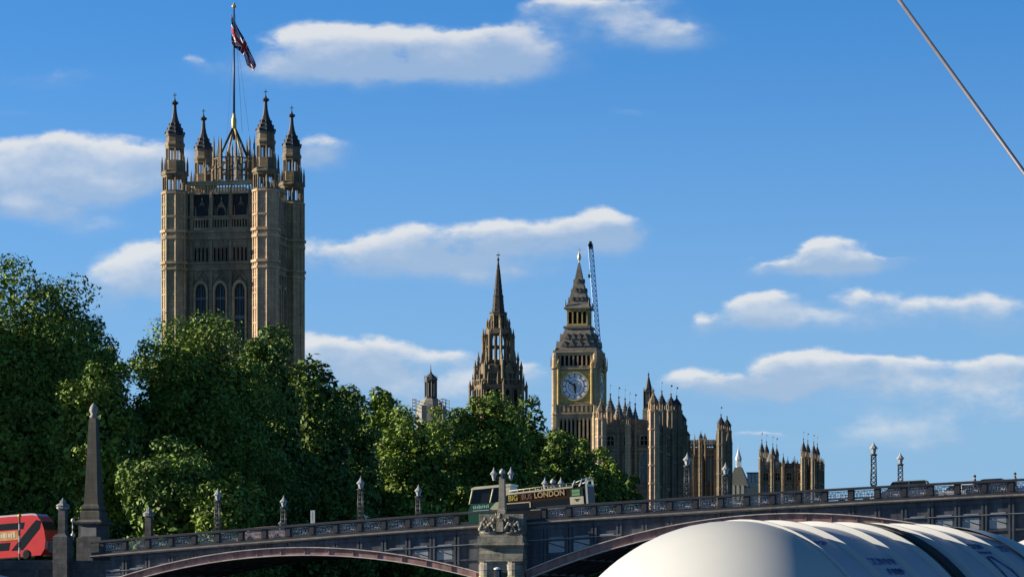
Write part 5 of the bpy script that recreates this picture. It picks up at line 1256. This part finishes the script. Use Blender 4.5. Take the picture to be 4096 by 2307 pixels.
# ------------------------------------------------------------------ people walking behind the parapet
def skin_body(name, verts, edges, radii, m, parent, sub=1):
    me = bpy.data.meshes.new(name); me.from_pydata(verts, edges, []); me.materials.append(m)
    o = bpy.data.objects.new(name, me); COL.objects.link(o); o.parent = parent
    sk = o.modifiers.new('skin', 'SKIN'); sk.use_smooth_shade = True
    for v, r in zip(me.skin_vertices[0].data, radii): v.radius = (r, r * .85) if not isinstance(r, tuple) else r
    me.skin_vertices[0].data[0].use_root = True
    ss = o.modifiers.new('sub', 'SUBSURF'); ss.levels = sub; ss.render_levels = sub
    return o
skin_m = mat('skin', (.42, .25, .18), .6, .08, 8)
def person(label, loc, rz, coat_c, leg_c, hair_c, h=1.72, stride=.16):
    o = thing('person', label, 'person', loc, rz, 'pedestrians on the bridge'); k = h / 1.72
    V = [(0, 0, .95), (0, 0, 1.18), (0, .0, 1.40), (0, .01, 1.50), (.02, 0, 1.60), (.03, 0, 1.66),
         (0, .18, 1.40), (-.06, .23, 1.14), (.05, .24, .92), (.09, .24, .80), (0, -.18, 1.40), (.08, -.23, 1.14), (.16, -.23, .93), (.2, -.23, .81),
         (0, .09, .92), (stride * .6, .1, .50), (stride, .1, .09), (stride + .12, .1, .05), (0, -.09, .92), (-stride * .3, -.1, .50), (-stride * 1.2, -.1, .10), (-stride * 1.2 + .12, -.1, .05)]
    E = [(0, 1), (1, 2), (2, 3), (3, 4), (4, 5), (2, 6), (6, 7), (7, 8), (8, 9), (2, 10), (10, 11), (11, 12), (12, 13), (0, 14), (14, 15), (15, 16), (16, 17), (0, 18), (18, 19), (19, 20), (20, 21)]
    Rr = [.13, .13, .15, .055, .09, .08, .06, .045, .035, .032, .06, .045, .035, .032, .09, .06, .04, .035, .09, .06, .04, .035]
    b = skin_body('body', [tuple(c * k for c in v) for v in V], E, [r * k for r in Rr], skin_m, o, 2)
    cv = [V[i] for i in (0, 1, 2, 6, 7, 8, 10, 11, 12)]; ce = [(0, 1), (1, 2), (2, 3), (3, 4), (4, 5), (2, 6), (6, 7), (7, 8)]
    skin_body('jacket', [tuple(c * k for c in v) for v in cv], ce, [q * k for q in (.165, .155, .17, .08, .062, .052, .08, .062, .052)], mat(coat_c[0], coat_c[1], .85, .15, 6), o, 1)
    tv = [V[i] for i in (0, 14, 15, 16, 18, 19, 20)]; te = [(0, 1), (1, 2), (2, 3), (0, 4), (4, 5), (5, 6)]
    skin_body('trousers', [tuple(c * k for c in v) for v in tv], te, [q * k for q in (.15, .105, .078, .06, .105, .078, .06)], mat(leg_c[0], leg_c[1], .85, .15, 6), o, 1)
    m = MB(); m.ball((0, 0, 1.665 * k), .105 * k, .092 * k, .085 * k, 10, 6); m.ball((-.04 * k, 0, 1.61 * k), .08 * k, .085 * k, .1 * k, 8, 5); part('hair', m, mat(hair_c[0], hair_c[1], .8, .2, 10), o)
    m = MB(); m.ball((.125 * k, 0, 1.60 * k), .022 * k, .016 * k, .022 * k, 6, 4)
    for s in (-1, 1): m.ball((.02 * k, s * .092 * k, 1.605 * k), .018 * k, .012 * k, .03 * k, 6, 4)
    part('face', m, skin_m, o)
    m = MB()
    for s in (-1, 1): m.ball((.112 * k, s * .034 * k, 1.628 * k), .008 * k, .012 * k, .007 * k, 6, 4)
    m.ball((.112 * k, 0, 1.562 * k), .006 * k, .022 * k, .006 * k, 6, 4); part('eye', m, mat('eye_dark', (.03, .02, .02), .4, .1, 5), o)
    m = MB()
    for (x, y, z) in (V[9], V[13]):
        for f in range(4): m.tube((x * k + .015, (y - .03 + .02 * f) * k, z * k - .02), (x * k + .045, (y - .03 + .02 * f) * k, z * k - .085 + .008 * abs(f - 1.5)), .009, 5, .007)
        m.tube((x * k + .03, (y - .035) * k, z * k), (x * k + .07, (y - .04) * k, z * k - .04), .010, 5, .008)
    part('fingers', m, skin_m, o)
for px, lab, rzz, cc, lc, hc, hh in ((3893, 'dark haired person in a dark jacket walking just left of the low black car', math.radians(165), ('dark_jacket', (.03, .03, .04)), ('dark_trousers', (.03, .035, .06)), ('dark_hair', (.02, .015, .012)), 1.74),
        (4055, 'person in a grey jacket walking near the right edge beyond the parapet', math.radians(-15), ('grey_jacket', (.16, .165, .18)), ('blue_trousers', (.05, .06, .10)), ('brown_hair', (.06, .04, .03)), 1.78)):
    t = bt(px); person(lab, bw(t, 1.3, zc(t) - 1.15), rzz, cc, lc, hc, hh)

# ------------------------------------------------------------------ foreground: liferaft canisters, stay wire, boat deck
grp = mat('canister_white_gelcoat', (.60, .59, .565), .42, .05, 3, spec=.3)
can_mid = mat('canister_sky_tinted_gelcoat', (.57, .56, .60), .5, .06, 3, spec=.15)  # white gelcoat tinted bluish to paint in the reflected sky
navy = mat('faded_blue_print', (.17, .23, .42), .5, .5, 14)
def canister(label, loc, ax, R=.35, S=(0, .068, .155, .224, .288, .35, .41), L0=-.02, L1=.47, dome=.27, group='liferaft canisters on the boat deck', prints=True):
    ang = math.atan2(ax[1], ax[0])
    o = thing('liferaft_canister', label, 'liferaft canister', (loc[0], loc[1], loc[2] - R), ang, group)
    n = 96
    def turn(prof, name, mm, smooth=True):
        vs = []; fs = []
        for (r, x) in prof:
            for k in range(n): a = 2 * math.pi * k / n; vs.append((x, max(r, .0005) * math.sin(a), R + max(r, .0005) * math.cos(a)))
        for j in range(len(prof) - 1):
            for k in range(n): fs.append((j * n + k, (j + 1) * n + k, (j + 1) * n + (k + 1) % n, j * n + (k + 1) % n))
        m = MB(); m.add(vs, fs, smooth); return part(name, m, mm, o)
    turn([(R - .003, L0 - .001)] + [(R - .003, x) for x in np.linspace(L0, L1, 12)] + [(R - .003, L1 + .001)], 'shell', can_mid)
    for sgn, xe in ((-1, L0), (1, L1)):
        turn([(R + .002, xe - sgn * .012), (R + .002, xe)] + [(R * max(math.cos(a), 0) ** .9 + .002 * (1 - a / 1.5708), xe + sgn * dome * math.sin(a)) for a in np.linspace(0, math.pi / 2, 20)[1:]], 'end_cap', grp)
    for s0 in S: turn([(R - .004, s0 - .011), (R - .0032, s0 - .0055), (R + .0045, s0 - .0012), (R + .005, s0 + .001), (R + .002, s0 + .0035), (R - .004, s0 + .0045)], 'rib', grp)
    def band(x0, x1, r, a0, a1, mm, name, k=60, th=.004):
        m = MB(); vs = []; fs = []
        for i in range(k + 1):
            a = a0 + (a1 - a0) * i / k
            for x, rr in ((x0, r), (x1, r), (x1, r + th), (x0, r + th)): vs.append((x, -rr * math.sin(a), R + rr * math.cos(a)))
        for i in range(k):
            for q in range(4): fs.append((4 * i + q, 4 * i + (q + 1) % 4, 4 * i + 4 + (q + 1) % 4, 4 * i + 4 + q))
        m.add(vs, fs); return part(name, m, mm, o)
    st = band(.240, .262, R + .0005, -math.pi * .8, math.pi * .8, mat('lashing_strap', (.045, .042, .04), .8, .2, 20), 'strap')
    a = math.radians(50.5); m = MB(); m.M = TR(.262, -(R + .012) * math.sin(a), R + (R + .012) * math.cos(a)) @ Matrix.Rotation(a, 4, 'X'); m.box(-.012, .016, -.014, .014, -.012, .008); m.tube((-.012, .006, .008), (.04, .006, .006), .006, 8); part('buckle', m, black, st)
    return o, ang, R
CY = 4.5
ax = Vector((.77, .64, 0)).normalized()
can, ang, R = canister('white ribbed liferaft canister with dark strap and blue print, at the lower right', (XX(2960, CY), CY, ZZ(2088, CY) - .35), ax)
# faded prints lying on the curved side
def print_pt(x, a, up=-.0015): return (x, -(R + up) * math.sin(a), R + (R + up) * math.cos(a))
def stroke(m, pts, wd):
    for (x0, a0), (x1, a1) in zip(pts, pts[1:]):
        m.tube(print_pt(x0, a0), print_pt(x1, a1), wd, 4)
m = MB(); r5 = random.Random(12)
def scribble(m, x0, x1, a_deg, h_deg, cols, wd=.0011):
    for c in range(cols):
        x = x0 + (x1 - x0) * (c + .5) / cols; w_ = (x1 - x0) / cols * .34
        a0 = math.radians(a_deg); hh = math.radians(h_deg)
        kind = r5.randrange(3)
        if kind == 0: stroke(m, [(x - w_, a0 + hh), (x - w_, a0), (x + w_, a0 + hh * .5), (x - w_, a0 + hh * .6)], wd)
        elif kind == 1: stroke(m, [(x - w_, a0), (x + w_, a0), (x + w_, a0 + hh), (x - w_, a0 + hh)], wd)
        else: stroke(m, [(x - w_, a0), (x, a0 + hh), (x + w_, a0)], wd)
for args in ((.085, .145, 33, 2.4, 5), (.010, .045, 24, 1.6, 4), (.358, .40, 24, 2.4, 4), (.362, .40, 28.5, .9, 5), (.105, .142, 37.5, 2.2, 4, .0013), (.43, .452, 25, 2.6, 2)):
    m = MB(); scribble(m, *args); part('printed_text', m, navy, can, 'faded blue printing too worn to read')
m = MB()
d = math.radians
stroke(m, [(.372, d(49)), (.371, d(38)), (.374, d(31.5)), (.384, d(31)), (.398, d(37)), (.408, d(49))], .0016)
for x in (.3785, .391): stroke(m, [(x, d(41)), (x + .007, d(41)), (x + .007, d(43.5)), (x, d(43.5)), (x, d(41)), (x + .007, d(42.5)), (x + .002, d(43))], .0018)
stroke(m, [(.376, d(46)), (.403, d(46))], .002)
part('printed_emblem', m, navy, can, 'blue pointed arch emblem with two small squares')
can2, _, _ = canister('second white liferaft canister partly shown at the right edge with an orange label', (XX(4330, 6.2), 6.2, ZZ(2120, 6.2) - .35), ax)
m = MB(); m.M = TR(-.03, -.2, .35 + .32); m.box(-.05, .03, -.02, .02, -.03, .03)
m = MB(); vs = []; fs = []
for i in range(9):
    a = math.radians(2 + i * 3)
    for x in (-.02, .05): vs.append((x, -(.365) * math.sin(a), .35 + .365 * math.cos(a)))
for i in range(8): fs.append((2 * i, 2 * i + 1, 2 * i + 3, 2 * i + 2))
m.add(vs, fs); part('orange_label', m, mat('orange_label', (.65, .16, .05), .5, .1, 5), can2)
# cradle and deck under them (just below the frame)
for c_, lab in ((can, 'steel cradle under the strapped canister'), (can2, 'steel cradle under the far right canister')):
    o = thing('canister_cradle', lab, 'cradle', (c_.location.x, c_.location.y, 5.0), ang, 'canister cradles')
    zz1 = c_.location.z - 5.0
    m = MB()
    for x in (.08, .38):
        for s in (-.22, .22): m.tube((x, s, 0), (x, s, zz1 + .09), .02, 8)
        m.tube((x, -.22, zz1 + .075), (x, .22, zz1 + .075), .02, 8) if zz1 > .1 else None
        m.box(x - .02, x + .02, -.12, .12, zz1 - .03, zz1 + .003)
    part('frame', m, rim_m, o)
m = MB(); m.box(-3, 4.2, -3, 9, 4.7, 5.0)
solo('boat_deck', m, mat('deck_paint', (.10, .11, .13), .6, .15, 2), 'blue grey upper deck carrying the liferaft canisters', 'boat deck')
m = MB(); m.box(-2.9, 4.1, -2.9, 8.9, 0.0, 4.69)
solo('boat_cabin', m, mat('cabin_paint', (.5, .5, .5), .5, .1, 2), 'white boat cabin below the upper deck', 'boat cabin')
# white canopy at the bottom left corner
bc = thing('boat_canopy', 'white rounded boat canopy just showing at the bottom left corner', 'canopy', (XX(-60, 20), 20, 0), 0)
m = MB(); zt3 = ZZ(2293, 20)
m.lathe([(.26, zt3 - .55), (.27, zt3 - .22), (.25, zt3 - .1), (.19, zt3 - .03), (.08, zt3 - .004), (.0, zt3)], n=28, smooth=True); part('cover', m, mat('canopy_vinyl', (.55, .6, .68), .35, .08, 3), bc)
m = MB()
for s in (-1, 1): m.tube((s * .2, 0, -1), (s * .2, 0, zt3 - .5), .025, 8)
part('frame', m, rim_m, bc)
# stay wire crossing the upper right corner
a0, a1 = at(3240, -490, 6.4), at(4800, 1660, 5.0)
sw = thing('stay_wire', 'taut grey stay wire running diagonally across the upper right sky', 'wire', a1)
m = MB(); m.tube(Vector((0, 0, 0)), a0 - a1, .0042, 12); part('cable', m, mat('galvanised_wire', (.13, .125, .15), .5, .2, 40, metal=.2), sw)
m = MB(); m.tube(Vector((0, 0, 0)), (a1 - a0).normalized() * .35, .009, 10); m.tube((a1 - a0).normalized() * .35, Vector((0, 0, 5.0 - a1.z)) + (a1 - a0).normalized() * .35, .02, 8); part('turnbuckle', m, rim_m, sw)
